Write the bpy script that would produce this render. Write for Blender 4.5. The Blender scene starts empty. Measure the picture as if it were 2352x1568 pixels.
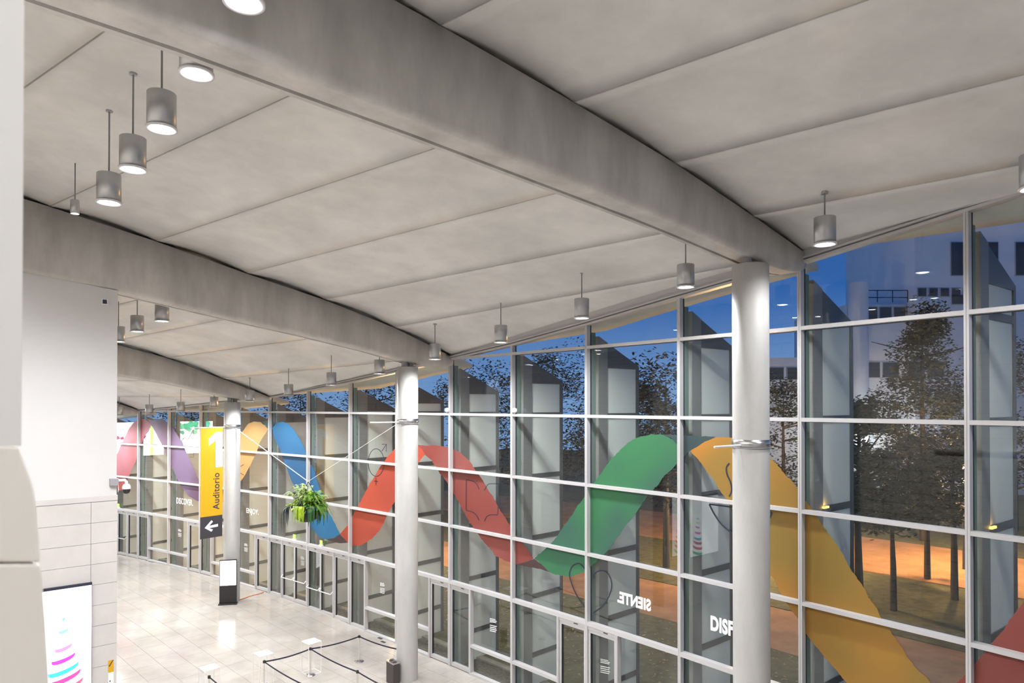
import bpy, bmesh, math, random
from mathutils import Vector, Matrix
random.seed(7)
S = bpy.context.scene
COL = S.collection

# ------------------------------------------------------------------ camera
FPX, CX, CY, PITCH = 1553.83, 1176.0, 917.87, 0.0089115
HC = 9.28                                   # eye height above the lower floor
cam = bpy.data.cameras.new('camera')
cam.sensor_width = 36.0
cam.lens = FPX * 36.0 / 2352.0
cam.shift_y = (CY - 784.0) / 2352.0
cam.clip_end = 500
cam.dof.use_dof = True
cam.dof.focus_distance = 18.0
cam.dof.aperture_fstop = 3.2
camo = bpy.data.objects.new('camera', cam); COL.objects.link(camo)
camo.location = (0, 0, HC); camo.rotation_euler = (math.pi / 2 + PITCH, 0, 0)
S.camera = camo

# ------------------------------------------------------------------ world, exposure
W = bpy.data.worlds.new('dusk_sky'); S.world = W; W.use_nodes = True
wn = W.node_tree.nodes; wl = W.node_tree.links
wn.clear()
wo = wn.new('ShaderNodeOutputWorld'); wb = wn.new('ShaderNodeBackground')
tc = wn.new('ShaderNodeTexCoord'); sp = wn.new('ShaderNodeSeparateXYZ'); rp = wn.new('ShaderNodeValToRGB')
wl.new(tc.outputs['Generated'], sp.inputs[0]); wl.new(sp.outputs['Z'], rp.inputs[0])
rp.color_ramp.elements[0].position = 0.0; rp.color_ramp.elements[0].color = (0.15, 0.29, 0.56, 1)
rp.color_ramp.elements[1].position = 0.55; rp.color_ramp.elements[1].color = (0.012, 0.055, 0.20, 1)
e = rp.color_ramp.elements.new(0.16); e.color = (0.022, 0.105, 0.36, 1)
wl.new(rp.outputs[0], wb.inputs[0]); wb.inputs[1].default_value = 1.1
wl.new(wb.outputs[0], wo.inputs[0])
S.view_settings.view_transform = 'Standard'; S.view_settings.look = 'None'
S.view_settings.gamma = 1.0; S.view_settings.exposure = 0.12
S.view_settings.use_curve_mapping = False
S.cycles.max_bounces = 6; S.cycles.diffuse_bounces = 3; S.cycles.glossy_bounces = 2
S.cycles.use_adaptive_sampling = True; S.cycles.adaptive_threshold = 0.08; S.cycles.adaptive_min_samples = 16
S.cycles.transparent_max_bounces = 16; S.cycles.transmission_bounces = 4
S.cycles.caustics_reflective = False; S.cycles.caustics_refractive = False
S.cycles.sample_clamp_indirect = 4.0
LAMP_A, LAMP_B = 790.0, 940.0               # watts of the pendants' lamps

# ------------------------------------------------------------------ pixel helpers (photograph 2352 x 1568)
_c, _s = math.cos(PITCH), math.sin(PITCH)
def ray(u, v):
    dx, dz = (u - CX) / FPX, (CY - v) / FPX
    return Vector((dx, _c - dz * _s, _s + dz * _c))
def proj(P):
    X, Y, Z = P[0], P[1], P[2] - HC
    yc = Y * _c + Z * _s; zc = Z * _c - Y * _s
    return CX + FPX * X / yc, CY - FPX * zc / yc
def onz(u, v, z):
    d = ray(u, v); t = (z - HC) / d.z
    return Vector((d.x * t, d.y * t, z))
def onplane(u, v, p, n):                    # vertical plane through p (2d) with normal n (2d)
    d = ray(u, v); t = (p.x * n.x + p.y * n.y) / (d.x * n.x + d.y * n.y)
    return Vector((d.x * t, d.y * t, HC + d.z * t))
def at(u, v, depth):
    d = ray(u, v); t = depth / d.y
    return Vector((d.x * t, d.y * t, HC + d.z * t))

# ------------------------------------------------------------------ the curved facade in plan
X0, Y0, A0, DA, L, R1 = 8.24081, 12.26167, 0.908542, -0.0278307, 3.194425, -0.302957
_M = {0: Vector((X0, Y0))}
for i in range(0, 22):
    a = A0 + DA * i; _M[i + 1] = _M[i] + Vector((-math.cos(a), math.sin(a))) * L
for i in range(0, 8):
    a = A0 - DA * (i + 1); _M[-i - 1] = _M[-i] - Vector((-math.cos(a), math.sin(a))) * L
def M(k):
    i = math.floor(k); return _M[i].lerp(_M[i + 1], k - i)
def tang(k): a = A0 + DA * (k - .5); return Vector((-math.cos(a), math.sin(a)))
def nin(k): a = A0 + DA * (k - .5); return Vector((-math.sin(a), -math.cos(a)))
def ctang(k): a = A0 + DA * k; return Vector((-math.cos(a), math.sin(a)))     # chord of module k
def cnin(k): a = A0 + DA * k; return Vector((-math.sin(a), -math.cos(a)))
def P(k, d, z=0.0, off=0.0):                # k along the facade, d inwards, off along the tangent
    q = M(k) + nin(k) * d + tang(k) * off
    return Vector((q.x, q.y, z))
def zr(z): return z + HC
def zfloor(x, y):
    q = Vector((x, y)) - _M[5]; s = q.dot((_M[10] - _M[5]).normalized())
    t = min(1.0, max(0.0, (s - 3.0) / 9.5))
    return 0.25 * t * t * (3 - 2 * t)

# ------------------------------------------------------------------ materials
def newmat(name):
    m = bpy.data.materials.new(name); m.use_nodes = True
    return m, m.node_tree.nodes, m.node_tree.links, m.node_tree.nodes['Principled BSDF']
def mat(name, col, rough=.6, metal=0.0, spec=.5, var=0.0, scale=2.0, bump=0.0, col2=None, coat=0.0, stretch=None):
    m, n, l, b = newmat(name)
    b.inputs['Base Color'].default_value = (*col, 1); b.inputs['Roughness'].default_value = rough
    b.inputs['Metallic'].default_value = metal; b.inputs['Specular IOR Level'].default_value = spec
    if coat: b.inputs['Coat Weight'].default_value = coat; b.inputs['Coat Roughness'].default_value = .08
    if var or col2 or bump:
        g = n.new('ShaderNodeNewGeometry'); nz = n.new('ShaderNodeTexNoise')
        nz.inputs['Scale'].default_value = scale; nz.inputs['Detail'].default_value = 5; nz.inputs['Roughness'].default_value = .62
        if stretch:
            mp = n.new('ShaderNodeMapping'); mp.inputs['Scale'].default_value = stretch
            l.new(g.outputs['Position'], mp.inputs[0]); l.new(mp.outputs[0], nz.inputs['Vector'])
        else: l.new(g.outputs['Position'], nz.inputs['Vector'])
        if var or col2:
            r = n.new('ShaderNodeValToRGB')
            c2 = col2 or tuple(c * (1 - var) for c in col)
            c1 = col if col2 else tuple(min(1, c * (1 + var * .5)) for c in col)
            r.color_ramp.elements[0].position = .32; r.color_ramp.elements[0].color = (*c2, 1)
            r.color_ramp.elements[1].position = .68; r.color_ramp.elements[1].color = (*c1, 1)
            l.new(nz.outputs['Fac'], r.inputs[0]); l.new(r.outputs[0], b.inputs['Base Color'])
        if bump:
            n2 = n.new('ShaderNodeTexNoise'); n2.inputs['Scale'].default_value = scale * 12; n2.inputs['Detail'].default_value = 3
            l.new(g.outputs['Position'], n2.inputs['Vector'])
            bp = n.new('ShaderNodeBump'); bp.inputs['Strength'].default_value = bump; bp.inputs['Distance'].default_value = .02
            l.new(n2.outputs['Fac'], bp.inputs['Height']); l.new(bp.outputs[0], b.inputs['Normal'])
    return m
def emis(name, col, strength):
    m, n, l, b = newmat(name)
    b.inputs['Base Color'].default_value = (*[min(.8, c) for c in col], 1)
    b.inputs['Emission Color'].default_value = (*col, 1); b.inputs['Emission Strength'].default_value = strength
    return m
def glass(name, tint, ior=1.85):
    m = bpy.data.materials.new(name); m.use_nodes = True
    n = m.node_tree.nodes; l = m.node_tree.links; n.clear()
    o = n.new('ShaderNodeOutputMaterial'); mx = n.new('ShaderNodeMixShader'); t = n.new('ShaderNodeBsdfTransparent')
    g = n.new('ShaderNodeBsdfGlossy'); f = n.new('ShaderNodeFresnel')
    t.inputs[0].default_value = (*tint, 1); g.inputs['Roughness'].default_value = 0.0
    g.inputs[0].default_value = (.93, .96, .95, 1)
    ge = n.new('ShaderNodeNewGeometry'); mr = n.new('ShaderNodeMapRange')     # same reflectance from either side of the sheet
    mr.inputs['To Min'].default_value = ior; mr.inputs['To Max'].default_value = 1 / ior
    l.new(ge.outputs['Backfacing'], mr.inputs['Value']); l.new(mr.outputs[0], f.inputs['IOR'])
    l.new(f.outputs[0], mx.inputs[0]); l.new(t.outputs[0], mx.inputs[1]); l.new(g.outputs[0], mx.inputs[2]); l.new(mx.outputs[0], o.inputs[0])
    return m
def frosted(name, col, trans=.35):
    m, n, l, b = newmat(name); nt = m.node_tree
    b.inputs['Base Color'].default_value = (*col, 1); b.inputs['Roughness'].default_value = .6; b.inputs['Specular IOR Level'].default_value = .2
    tr = n.new('ShaderNodeBsdfTranslucent'); tr.inputs[0].default_value = (*col, 1)
    mx = n.new('ShaderNodeMixShader'); mx.inputs[0].default_value = trans
    o = n['Material Output']
    l.new(b.outputs[0], mx.inputs[1]); l.new(tr.outputs[0], mx.inputs[2]); l.new(mx.outputs[0], o.inputs[0])
    return m
MT = {}
MT['ceil'] = mat('concrete_ceiling', (.83, .815, .79), .75, var=.17, scale=.5, bump=.10, stretch=(1, 1, 1.6))
MT['beam'] = mat('concrete_beam', (.60, .575, .55), .7, var=.24, scale=.9, bump=.12, stretch=(1.6, 1.6, .5))
MT['column'] = mat('concrete_column', (.47, .46, .445), .6, var=.14, scale=1.6, bump=.08, stretch=(1, 1, .35))
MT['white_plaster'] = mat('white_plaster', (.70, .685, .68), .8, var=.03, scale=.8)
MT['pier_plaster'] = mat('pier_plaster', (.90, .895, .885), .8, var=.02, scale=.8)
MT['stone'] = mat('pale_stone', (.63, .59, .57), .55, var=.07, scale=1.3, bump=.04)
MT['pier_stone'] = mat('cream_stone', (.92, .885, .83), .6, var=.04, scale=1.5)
MT['joint'] = mat('dark_joint', (.16, .12, .11), .9)
MT['floor'] = mat('polished_stone_floor', (.50, .467, .43), .13, spec=.55, var=.10, scale=.8, col2=(.40, .368, .33))
MT['grout'] = mat('floor_grout', (.40, .37, .335), .3)
MT['alu'] = mat('grey_white_aluminium', (.54, .53, .535), .42, metal=.0, spec=.6)
MT['alu_dark'] = mat('dark_gasket', (.035, .037, .042), .6)
MT['steel'] = mat('brushed_steel', (.60, .60, .61), .28, metal=1.0)
MT['chrome'] = mat('polished_steel', (.80, .78, .76), .10, metal=1.0)
MT['lamp'] = mat('lamp_grey_aluminium', (.46, .465, .48), .36, metal=.75)
MT['lamp_rim'] = mat('lamp_white_reflector', (.82, .82, .85), .3)
MT['lens'] = emis('lamp_lens', (.93, .95, 1.0), 40.0)
MT['black'] = mat('black_satin', (.022, .020, .022), .45)
MT['charcoal'] = mat('charcoal_bowl', (.020, .016, .018), .6, bump=.2, scale=20)
MT['grey_box'] = mat('grey_plastic', (.35, .34, .36), .5)
MT['white_gloss'] = mat('white_lacquer', (.88, .88, .87), .25)
MT['white_vinyl'] = mat('white_vinyl', (.90, .90, .90), .5)
MT['ink'] = mat('dark_blue_vinyl', (.022, .026, .048), .5)
MT['glass'] = glass('facade_glass', (.965, .985, .97), 1.50)
MT['fin_panel'] = frosted('frosted_panel', (.94, .965, .915), .12)
MT['fin_edge'] = frosted('green_glass_edge', (.30, .40, .37), .4)
MT['fin_steel'] = mat('fin_grey_steel', (.235, .235, .24), .5)
MT['fin_frame'] = mat('fin_dark_frame', (.105, .108, .112), .5)
MT['grass'] = mat('lawn', (.16, .165, .075), .95, var=.5, scale=3.0, col2=(.085, .09, .045), bump=.6)
MT['gravel'] = mat('pebble_strip', (.20, .175, .13), .95, col2=(.06, .055, .035), scale=9.0, bump=1.0)
MT['kerb'] = mat('concrete_kerb', (.30, .27, .22), .8, var=.25, scale=2)
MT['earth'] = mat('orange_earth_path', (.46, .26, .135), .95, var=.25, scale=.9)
MT['leaf_litter'] = mat('dry_leaf', (.42, .36, .16), .8)
MT['bark'] = mat('bark', (.055, .045, .038), .9, var=.4, scale=6)
MT['tree_leaf'] = mat('dark_tree_leaf', (.034, .044, .028), .7, var=.5, scale=3)
MT['tree_leaf2'] = mat('olive_tree_leaf', (.075, .070, .034), .7, var=.5, scale=3)
MT['bld'] = mat('white_render', (.74, .75, .78), .8, var=.08, scale=.3)
MT['bld_glass'] = mat('dark_window', (.030, .036, .045), .15)
MT['bld_frame'] = mat('pale_window_frame', (.36, .38, .42), .6)
MT['yellow'] = mat('banner_yellow', (.72, .385, .006), .6, var=.03, scale=3)
MT['slate'] = mat('banner_slate', (.045, .042, .052), .6)
MT['exit_green'] = emis('exit_sign_green', (.42, .95, .12), .75)
MT['strap'] = mat('dark_belt', (.020, .018, .045), .6)
MT['screen'] = emis('screen_white', (.93, .96, 1.0), 1.9)
MT['screen2'] = emis('lightbox_white', (.95, .97, 1.0), 1.7)
MT['led'] = emis('led_wall_white', (.90, .95, 1.0), 9.0)
MT['orange_cable'] = mat('orange_cable', (.55, .16, .03), .5)
MT['red_wire'] = mat('red_wire', (.45, .05, .05), .5)

# ------------------------------------------------------------------ mesh builder
class MB:
    def __init__(s): s.v = []; s.f = []; s.sm = []
    def add(s, vs, fs, smooth=False):
        b = len(s.v); s.v += [tuple(x) for x in vs]; s.f += [tuple(b + i for i in f) for f in fs]; s.sm += [smooth] * len(fs); return s
    def hexa(s, p):                          # 8 points, bottom ring then top ring
        return s.add(p, [(3, 2, 1, 0), (4, 5, 6, 7), (0, 1, 5, 4), (1, 2, 6, 5), (2, 3, 7, 6), (3, 0, 4, 7)])
    def box(s, x0, x1, y0, y1, z0, z1):
        return s.hexa([(x0, y0, z0), (x1, y0, z0), (x1, y1, z0), (x0, y1, z0), (x0, y0, z1), (x1, y0, z1), (x1, y1, z1), (x0, y1, z1)])
    def obox(s, o, ex, ey, x0, x1, y0, y1, z0, z1):   # oriented box, o 2d/3d origin
        def q(x, y, z): return (o[0] + ex[0] * x + ey[0] * y, o[1] + ex[1] * x + ey[1] * y, z)
        return s.hexa([q(x0, y0, z0), q(x1, y0, z0), q(x1, y1, z0), q(x0, y1, z0), q(x0, y0, z1), q(x1, y0, z1), q(x1, y1, z1), q(x0, y1, z1)])
    def lathe(s, prof, c=(0, 0, 0), n=24, cap0=True, cap1=True):
        vs = []; fs = []
        for r, z in prof:
            for i in range(n):
                a = 2 * math.pi * i / n; vs.append((c[0] + r * math.cos(a), c[1] + r * math.sin(a), c[2] + z))
        for j in range(len(prof) - 1):
            for i in range(n):
                i2 = (i + 1) % n; fs.append((j * n + i, j * n + i2, (j + 1) * n + i2, (j + 1) * n + i))
        s.add(vs, fs, True)
        if cap0: s.add(vs[:n], [tuple(range(n))[::-1]])
        if cap1: s.add(vs[-n:], [tuple(range(n))])
        return s
    def tube(s, pts, r, n=8):
        pts = [Vector(p) for p in pts]; vs = []; fs = []
        for j, p in enumerate(pts):
            t = (pts[min(j + 1, len(pts) - 1)] - pts[max(j - 1, 0)]).normalized()
            up = Vector((0, 0, 1)) if abs(t.z) < .95 else Vector((1, 0, 0))
            a = t.cross(up).normalized(); b = a.cross(t).normalized()
            rr = r[j] if isinstance(r, (list, tuple)) else r
            for i in range(n):
                w = 2 * math.pi * i / n; vs.append(p + a * (rr * math.cos(w)) + b * (rr * math.sin(w)))
        for j in range(len(pts) - 1):
            for i in range(n):
                i2 = (i + 1) % n; fs.append((j * n + i, (j + 1) * n + i, (j + 1) * n + i2, j * n + i2))
        s.add(vs, fs, True); s.add(vs[:n], [tuple(range(n))]); s.add(vs[-n:], [tuple(range(n))[::-1]])
        return s
    def build(s, name, m, parent=None, bevel=0.0, origin=None):
        me = bpy.data.meshes.new(name)
        o0 = Vector(origin) if origin is not None else Vector((0, 0, 0))
        me.from_pydata([(Vector(v) - o0)[:] for v in s.v], [], s.f); me.update()
        for p, q in zip(me.polygons, s.sm): p.use_smooth = q
        me.materials.append(MT[m] if isinstance(m, str) else m)
        bm = bmesh.new(); bm.from_mesh(me); bmesh.ops.recalc_face_normals(bm, faces=bm.faces[:]); bm.to_mesh(me); bm.free()
        o = bpy.data.objects.new(name, me); COL.objects.link(o); o.location = o0
        if bevel:
            b = o.modifiers.new('bevel', 'BEVEL'); b.width = bevel; b.segments = 2; b.limit_method = 'ANGLE'
        if parent is not None: setpar(o, parent)
        return o
def setpar(o, p):
    o.parent = p
    o.matrix_parent_inverse = Matrix.Translation(-p.location) if p.rotation_euler == Matrix().to_euler() else (Matrix.Translation(p.location) @ p.rotation_euler.to_matrix().to_4x4()).inverted()
def empty(name, loc=(0, 0, 0), rz=0.0):
    o = bpy.data.objects.new(name, None); COL.objects.link(o); o.location = loc; o.rotation_euler = (0, 0, rz); o.empty_display_size = .1
    return o
def tag(o, label=None, cat=None, group=None, kind=None):
    if label: o['label'] = label
    if cat: o['category'] = cat
    if group: o['group'] = group
    if kind: o['kind'] = kind
    return o
def struct(o): o['kind'] = 'structure'; return o
ORD = ['first', 'second', 'third', 'fourth', 'fifth', 'sixth', 'seventh', 'eighth', 'ninth', 'tenth', 'eleventh', 'twelfth', 'thirteenth', 'fourteenth', 'fifteenth', 'sixteenth', 'seventeenth', 'eighteenth']

# ================================================================== FLOOR
e1 = (_M[8] - _M[4]).normalized(); e2 = Vector((e1.y, -e1.x))
if e2.dot(nin(6)) < 0: e2 = -e2
FO = M(6)
def fpt(s, t): q = FO + e1 * s + e2 * t; return q
mb = MB(); NX, NY = 46, 14
vs = []; fs = []
for i in range(NX + 1):
    for j in range(NY + 1):
        q = fpt(-30 + i * 1.5, -2.5 + j * 1.6); vs.append((q.x, q.y, zfloor(q.x, q.y) - .012))
for i in range(NX):
    for j in range(NY):
        a = i * (NY + 1) + j; fs.append((a, a + 1, a + NY + 2, a + NY + 1))
# clip the slab at the facade line (no floor beyond the glass): push outside vertices onto it
vv = []
for v in vs:
    best = min(range(-60, 160), key=lambda q: (M(q / 8.0) - Vector(v[:2])).length) / 8.0
    d = (Vector(v[:2]) - M(best)).dot(nin(best))
    if d < -.25: w = M(best) + nin(best) * -.25; v = (w.x, w.y, zfloor(w.x, w.y) - .012)
    vv.append(v)
mb.add(vv, fs, True)
n0 = len(vv)
floor = struct(mb.build('floor', 'grout'))
TW, TH = 1.2, .8
cand = []
for i in range(-30, 36):
    for j in range(-1, 26):
        s0 = i * TW + (.6 if j % 2 else 0); t0 = j * TH
        q = fpt(s0 + TW / 2, t0 + TH / 2); best = min(range(-30, 140), key=lambda w: (M(w / 8.0) - q).length) / 8.0
        d = (q - M(best)).dot(nin(best))
        if d < .12 or d > 17.5: continue
        dmin = min((fpt(s0 + a, t0 + b) - M(best)).dot(nin(best)) for a in (0, TW) for b in (0, TH))
        u = v = -1e4
        if q.y > 2: u, v = proj((q.x, q.y, zfloor(q.x, q.y)))
        vis = 255 < u < 1120 and 1240 < v < 1600
        size = 1 / max(2, q.y) if vis else 0
        cand.append((size, s0, t0, dmin, best))
cand.sort(key=lambda c: -c[0])
def tile(mb, s0, t0, g=.0035):
    pts = []
    for a, b in ((g, g), (TW - g, g), (TW - g, TH - g), (g, TH - g)):
        q = fpt(s0 + a, t0 + b)
        bk = min(range(-30, 140), key=lambda w: (M(w / 8.0) - q).length) / 8.0
        d = (q - M(bk)).dot(nin(bk))
        if d < .03: q = q + nin(bk) * (.03 - d)
        pts.append((q.x, q.y))
    mb.hexa([(x, y, zfloor(x, y) - .02) for x, y in pts] + [(x, y, zfloor(x, y)) for x, y in pts])
rest = MB()
for n, (size, s0, t0, dmin, bk) in enumerate(cand):
    if n < 290 and size > 0:
        m1 = MB(); tile(m1, s0, t0); m1.build('floor_tile', 'floor', floor)
    else: tile(rest, s0, t0)
o = rest.build('floor_tiles_beyond', 'floor', floor); o['kind'] = 'stuff'

# ================================================================== CEILING AND BEAMS
ROOF = {                                    # joint lines of the precast roof: beam -> (d, z relative to the eye)
 -4: {13: (-2.3, -1.0), 17: (0.2, -1.0)},
 -3: {9: (-2.2, -.35), 13: (0.0, -.25), 17: (2.3, -.2)},
 -2: {5: (-2.3, .95), 9: (.05, .45), 13: (2.3, .5), 17: (4.6, .5)},
 -1: {1: (-2.5, 2.75), 5: (.0, 1.78), 9: (2.42, 1.24), 13: (4.7, 1.25), 17: (7, 1.2)},
 0: {-3: (-3.3, 3.4), 1: (-.1, 3.33), 5: (2.47, 2.6), 9: (4.9, 2.05), 13: (7.1, 1.75), 17: (9.4, 1.7)},
 1: {-3: (-1.0, 3.83), 1: (2.0, 3.79), 5: (5.04, 3.24), 9: (7.2, 2.55), 13: (9.5, 2.2), 17: (11.8, 2.1)},
 2: {-3: (1.6, 4.2), 1: (4.49, 4.29), 5: (7.47, 3.71), 9: (9.6, 3.05), 13: (11.9, 2.6), 17: (14.2, 2.5)},
 3: {-3: (3.9, 4.62), 1: (6.97, 4.67), 5: (9.84, 4.21), 9: (12.0, 3.5), 13: (14.3, 3.0), 17: (16.6, 2.9)},
 4: {-3: (6.2, 5.0), 1: (9.4, 5.0), 5: (12.13, 4.62), 9: (14.4, 3.95), 13: (16.7, 3.4), 17: (19, 3.3)},
 5: {-3: (8.6, 5.3), 1: (11.8, 5.27), 5: (14.5, 4.98), 9: (16.8, 4.35), 13: (19.1, 3.8)},
 6: {-3: (11.0, 5.5), 1: (14.2, 5.5), 5: (16.9, 5.3), 9: (19.2, 4.7)},
 7: {-3: (13.4, 5.7), 1: (16.6, 5.7), 5: (19.3, 5.55)},
 8: {-3: (15.8, 5.9), 1: (19.0, 5.9)},
 9: {-3: (18.2, 6.05)},
}
BULGE = .105
def ceil_z(k, d):
    kb = max(x for x in (-3, 1, 5, 9, 13) if x <= max(-3, min(k, 16.9))); t = (k - kb) / 4.0
    rows = []
    for n in sorted(ROOF):
        if kb in ROOF[n] and kb + 4 in ROOF[n]:
            a, b = ROOF[n][kb], ROOF[n][kb + 4]; rows.append((a[0] + (b[0] - a[0]) * t, a[1] + (b[1] - a[1]) * t))
    for (d0, z0), (d1, z1) in zip(rows, rows[1:]):
        if d0 <= d <= d1:
            r = (d - d0) / (d1 - d0); return HC + z0 + (z1 - z0) * r + BULGE * 4 * r * (1 - r)
    return HC + rows[-1][1]
ceiling = struct(empty('ceiling'))
DOUT = -1.25
def roof_pt(n, kb, t):
    a, b = ROOF[n][kb], ROOF[n][kb + 4]
    A = P(kb, a[0], HC + a[1], .19); B = P(kb + 4, b[0], HC + b[1], .19)
    return A.lerp(B, t), a[0] + (b[0] - a[0]) * t
for kb in (-3, 1, 5, 9, 13):
    for n in range(-4, 9):
        if not (n in ROOF and n + 1 in ROOF and all(q in ROOF[m2] for q in (kb, kb + 4) for m2 in (n, n + 1))): continue
        NT, NR = 16, 8
        grid = []
        for i in range(NT + 1):
            t = i / NT
            A, da_ = roof_pt(n, kb, t); B, db_ = roof_pt(n + 1, kb, t)
            if db_ <= DOUT + .02: grid.append(None); continue
            r0 = max(0.0, (DOUT - da_) / (db_ - da_)); g = .013 / (db_ - da_)
            r0 = max(r0, g); r1 = 1 - g
            row = []
            for j in range(NR + 1):
                r = r0 + (r1 - r0) * j / NR
                q = A.lerp(B, r); q.z += BULGE * 4 * r * (1 - r); row.append(q)
            grid.append(row)
        mb = MB(); idx = [i for i, g in enumerate(grid) if g]
        if len(idx) < 2: continue
        i0, i1 = idx[0], idx[-1]
        vs = []; fs = []; rows = [grid[i] for i in range(i0, i1 + 1)]; nr = NR + 1; nb = len(rows) * nr
        for row in rows: vs += row
        for row in rows: vs += [q + Vector((0, 0, .14)) for q in row]
        for i in range(len(rows) - 1):
            for j in range(NR):
                a = i * nr + j; fs.append((a, a + nr, a + nr + 1, a + 1)); fs.append((nb + a, nb + a + 1, nb + a + nr + 1, nb + a + nr))
        sm = len(fs)
        for i in range(len(rows) - 1):
            for j in (0, NR):
                a = i * nr + j; fs.append((a, a + nr, nb + a + nr, nb + a))
        for j in range(NR):
            for i in (0, len(rows) - 1):
                a = i * nr + j; fs.append((a, a + 1, nb + a + 1, nb + a))
        mb.add(vs, fs, False)
        for q in range(sm): mb.sm[q] = True
        mb.build('ceiling_panel', 'ceil', ceiling)
# unseen deck added above the panels to block the sky light
mb = MB()
for kb in (-3, 1, 5, 9, 13):
    ds = [-1.25, 3, 7, 11, 15, 18]
    for q in range(5):
        pts = [P(kb, ds[q], ceil_z(kb, max(0, ds[q])) + .55, 0), P(kb + 4, ds[q], ceil_z(kb + 3.99, max(0, ds[q])) + .55, 0), P(kb + 4, ds[q + 1], ceil_z(kb + 3.99, ds[q + 1]) + .55, 0), P(kb, ds[q + 1], ceil_z(kb, ds[q + 1]) + .55, 0)]
        mb.hexa([*pts, *[p + Vector((0, 0, .2)) for p in pts]])
mb.build('sky_block_deck', 'beam', ceiling)

BOT = {1: [(-.1, 2.97), (.15, 2.90), (.5, 2.88), (1.16, 2.89), (1.86, 2.97), (3.83, 3.19), (5.05, 3.31), (7.7, 3.52), (9.42, 3.66), (10.64, 3.74), (12.4, 3.86), (14, 3.92), (17.5, 4.1)],
       5: [(-.1, 1.45), (.15, 1.41), (.72, 1.40), (1.48, 1.43), (2.03, 1.52), (3.4, 1.78), (5.68, 2.13), (7.41, 2.36), (10.68, 2.83), (12.62, 3.05), (17.5, 3.5)],
       9: [(-.1, .26), (.16, .22), (1.46, .27), (2.62, .53), (4.57, .93), (6.83, 1.26), (10, 1.7), (17.5, 2.5)],
       13: [(-.1, -.46), (.2, -.5), (1.2, -.48), (2.5, -.2), (5, .3), (7, .6), (10, 1.0), (17.5, 1.8)]}
BOT[-3] = [(d, z + .1) for d, z in BOT[1]]
BOT[17] = [(d, z - .4) for d, z in BOT[13]]
def top_z(kb, d):
    pts = sorted(ROOF[n][kb] for n in ROOF if kb in ROOF[n])
    for (d0, z0), (d1, z1) in zip(pts, pts[1:]):
        if d0 <= d <= d1: return z0 + (z1 - z0) * (d - d0) / (d1 - d0)
    return pts[-1][1]
def bot_z(kb, d):
    pts = BOT[kb]
    if d <= pts[0][0]: return pts[0][1]
    for (d0, z0), (d1, z1) in zip(pts, pts[1:]):
        if d0 <= d <= d1: return z0 + (z1 - z0) * (d - d0) / (d1 - d0)
    return pts[-1][1]
BLAB = {1: 'big near concrete roof beam crossing the upper picture to the nearest column', 5: 'concrete roof beam resting on the middle column and the white wall block',
        9: 'distant concrete roof beam above the column with the yellow banner', 13: 'farthest short piece of concrete roof beam beside the white wall edge',
        -3: 'concrete roof beam beyond the right edge', 17: 'concrete roof beam hidden behind the white wall block'}
O0, O1 = -.12, .50
for kb in (-3, 1, 5, 9, 13, 17):
    ds = sorted(set([d for d, z in BOT[kb]] + [ROOF[n][kb][0] for n in ROOF if kb in ROOF[n] and -.1 < ROOF[n][kb][0] < 17.5] + [.05, .3, .9, 1.5, 2.4, 3]))
    ds = [d for d in ds if -.1 <= d <= 17.4]
    vs = []; fs = []; smooth = []
    for d in ds:
        zb = HC + bot_z(kb, d); zt = HC + top_z(kb, d) - .004
        prof = [(O0, zt), (O0, zb + .11), (O0 + .012, zb + .06), (O0 + .04, zb + .022), (O0 + .09, zb), (.335, zb), (.335, zb + .05), (.415, zb + .05), (.415, zb), (O1, zb), (O1, zb + .10), (O1 - .02, zt)]
        vs += [P(kb, d, z, o) for o, z in prof]
    m_ = 12
    for i in range(len(ds) - 1):
        for j in range(m_):
            j2 = (j + 1) % m_; a = i * m_
            fs.append((a + j, a + j2, a + m_ + j2, a + m_ + j)); smooth.append(j in (0, 1, 2, 3))
    fs.append(tuple(range(m_))); fs.append(tuple(range((len(ds) - 1) * m_, len(ds) * m_))); smooth += [False, False]
    mb = MB(); mb.add(vs, fs); mb.sm = smooth
    o = mb.build('concrete_beam', 'beam'); tag(o, BLAB[kb], 'beam', 'concrete roof beams')

# ================================================================== GLASS FACADE
EAVE = {-3: 4.75, -2: 4.35, -1: 3.95, 0: 3.538, 1: 3.111, 2: 2.752, 3: 2.351, 4: 1.965, 5: 1.653, 6: 1.31, 7: .973, 8: .667, 9: .395, 10: .21, 11: .04, 12: -.155, 13: -.317, 14: -.48, 15: -.62, 16: -.75, 17: -.9}
ROWS = [3.697, 1.697, R1, R1 - 2, R1 - 4, R1 - 6]     # R3 .. R-2, relative heights
RAIL = -8.30
KS = range(-3, 15)
DOORW = 1.10
def fbox(mb, k, s0, s1, d0, d1, z0, z1):     # box on module k, z absolute
    return mb.obox(_M[k], ctang(k), cnin(k), s0, s1, d0, d1, z0, z1)
def quadpane(mb, k, s0, s1, zb0, zb1, zt0, zt1, d=-.17, th=.024):
    o = _M[k]; t = ctang(k); n = cnin(k)
    def q(s, dd, z): return (o.x + t.x * s + n.x * dd, o.y + t.y * s + n.y * dd, z)
    a, b = d - th / 2, d + th / 2
    return mb.hexa([q(s0, a, zb0), q(s1, a, zb1), q(s1, b, zb1), q(s0, b, zb0), q(s0, a, zt0), q(s1, a, zt1), q(s1, b, zt1), q(s0, b, zt0)])
GD = -.17
doors = []
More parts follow.
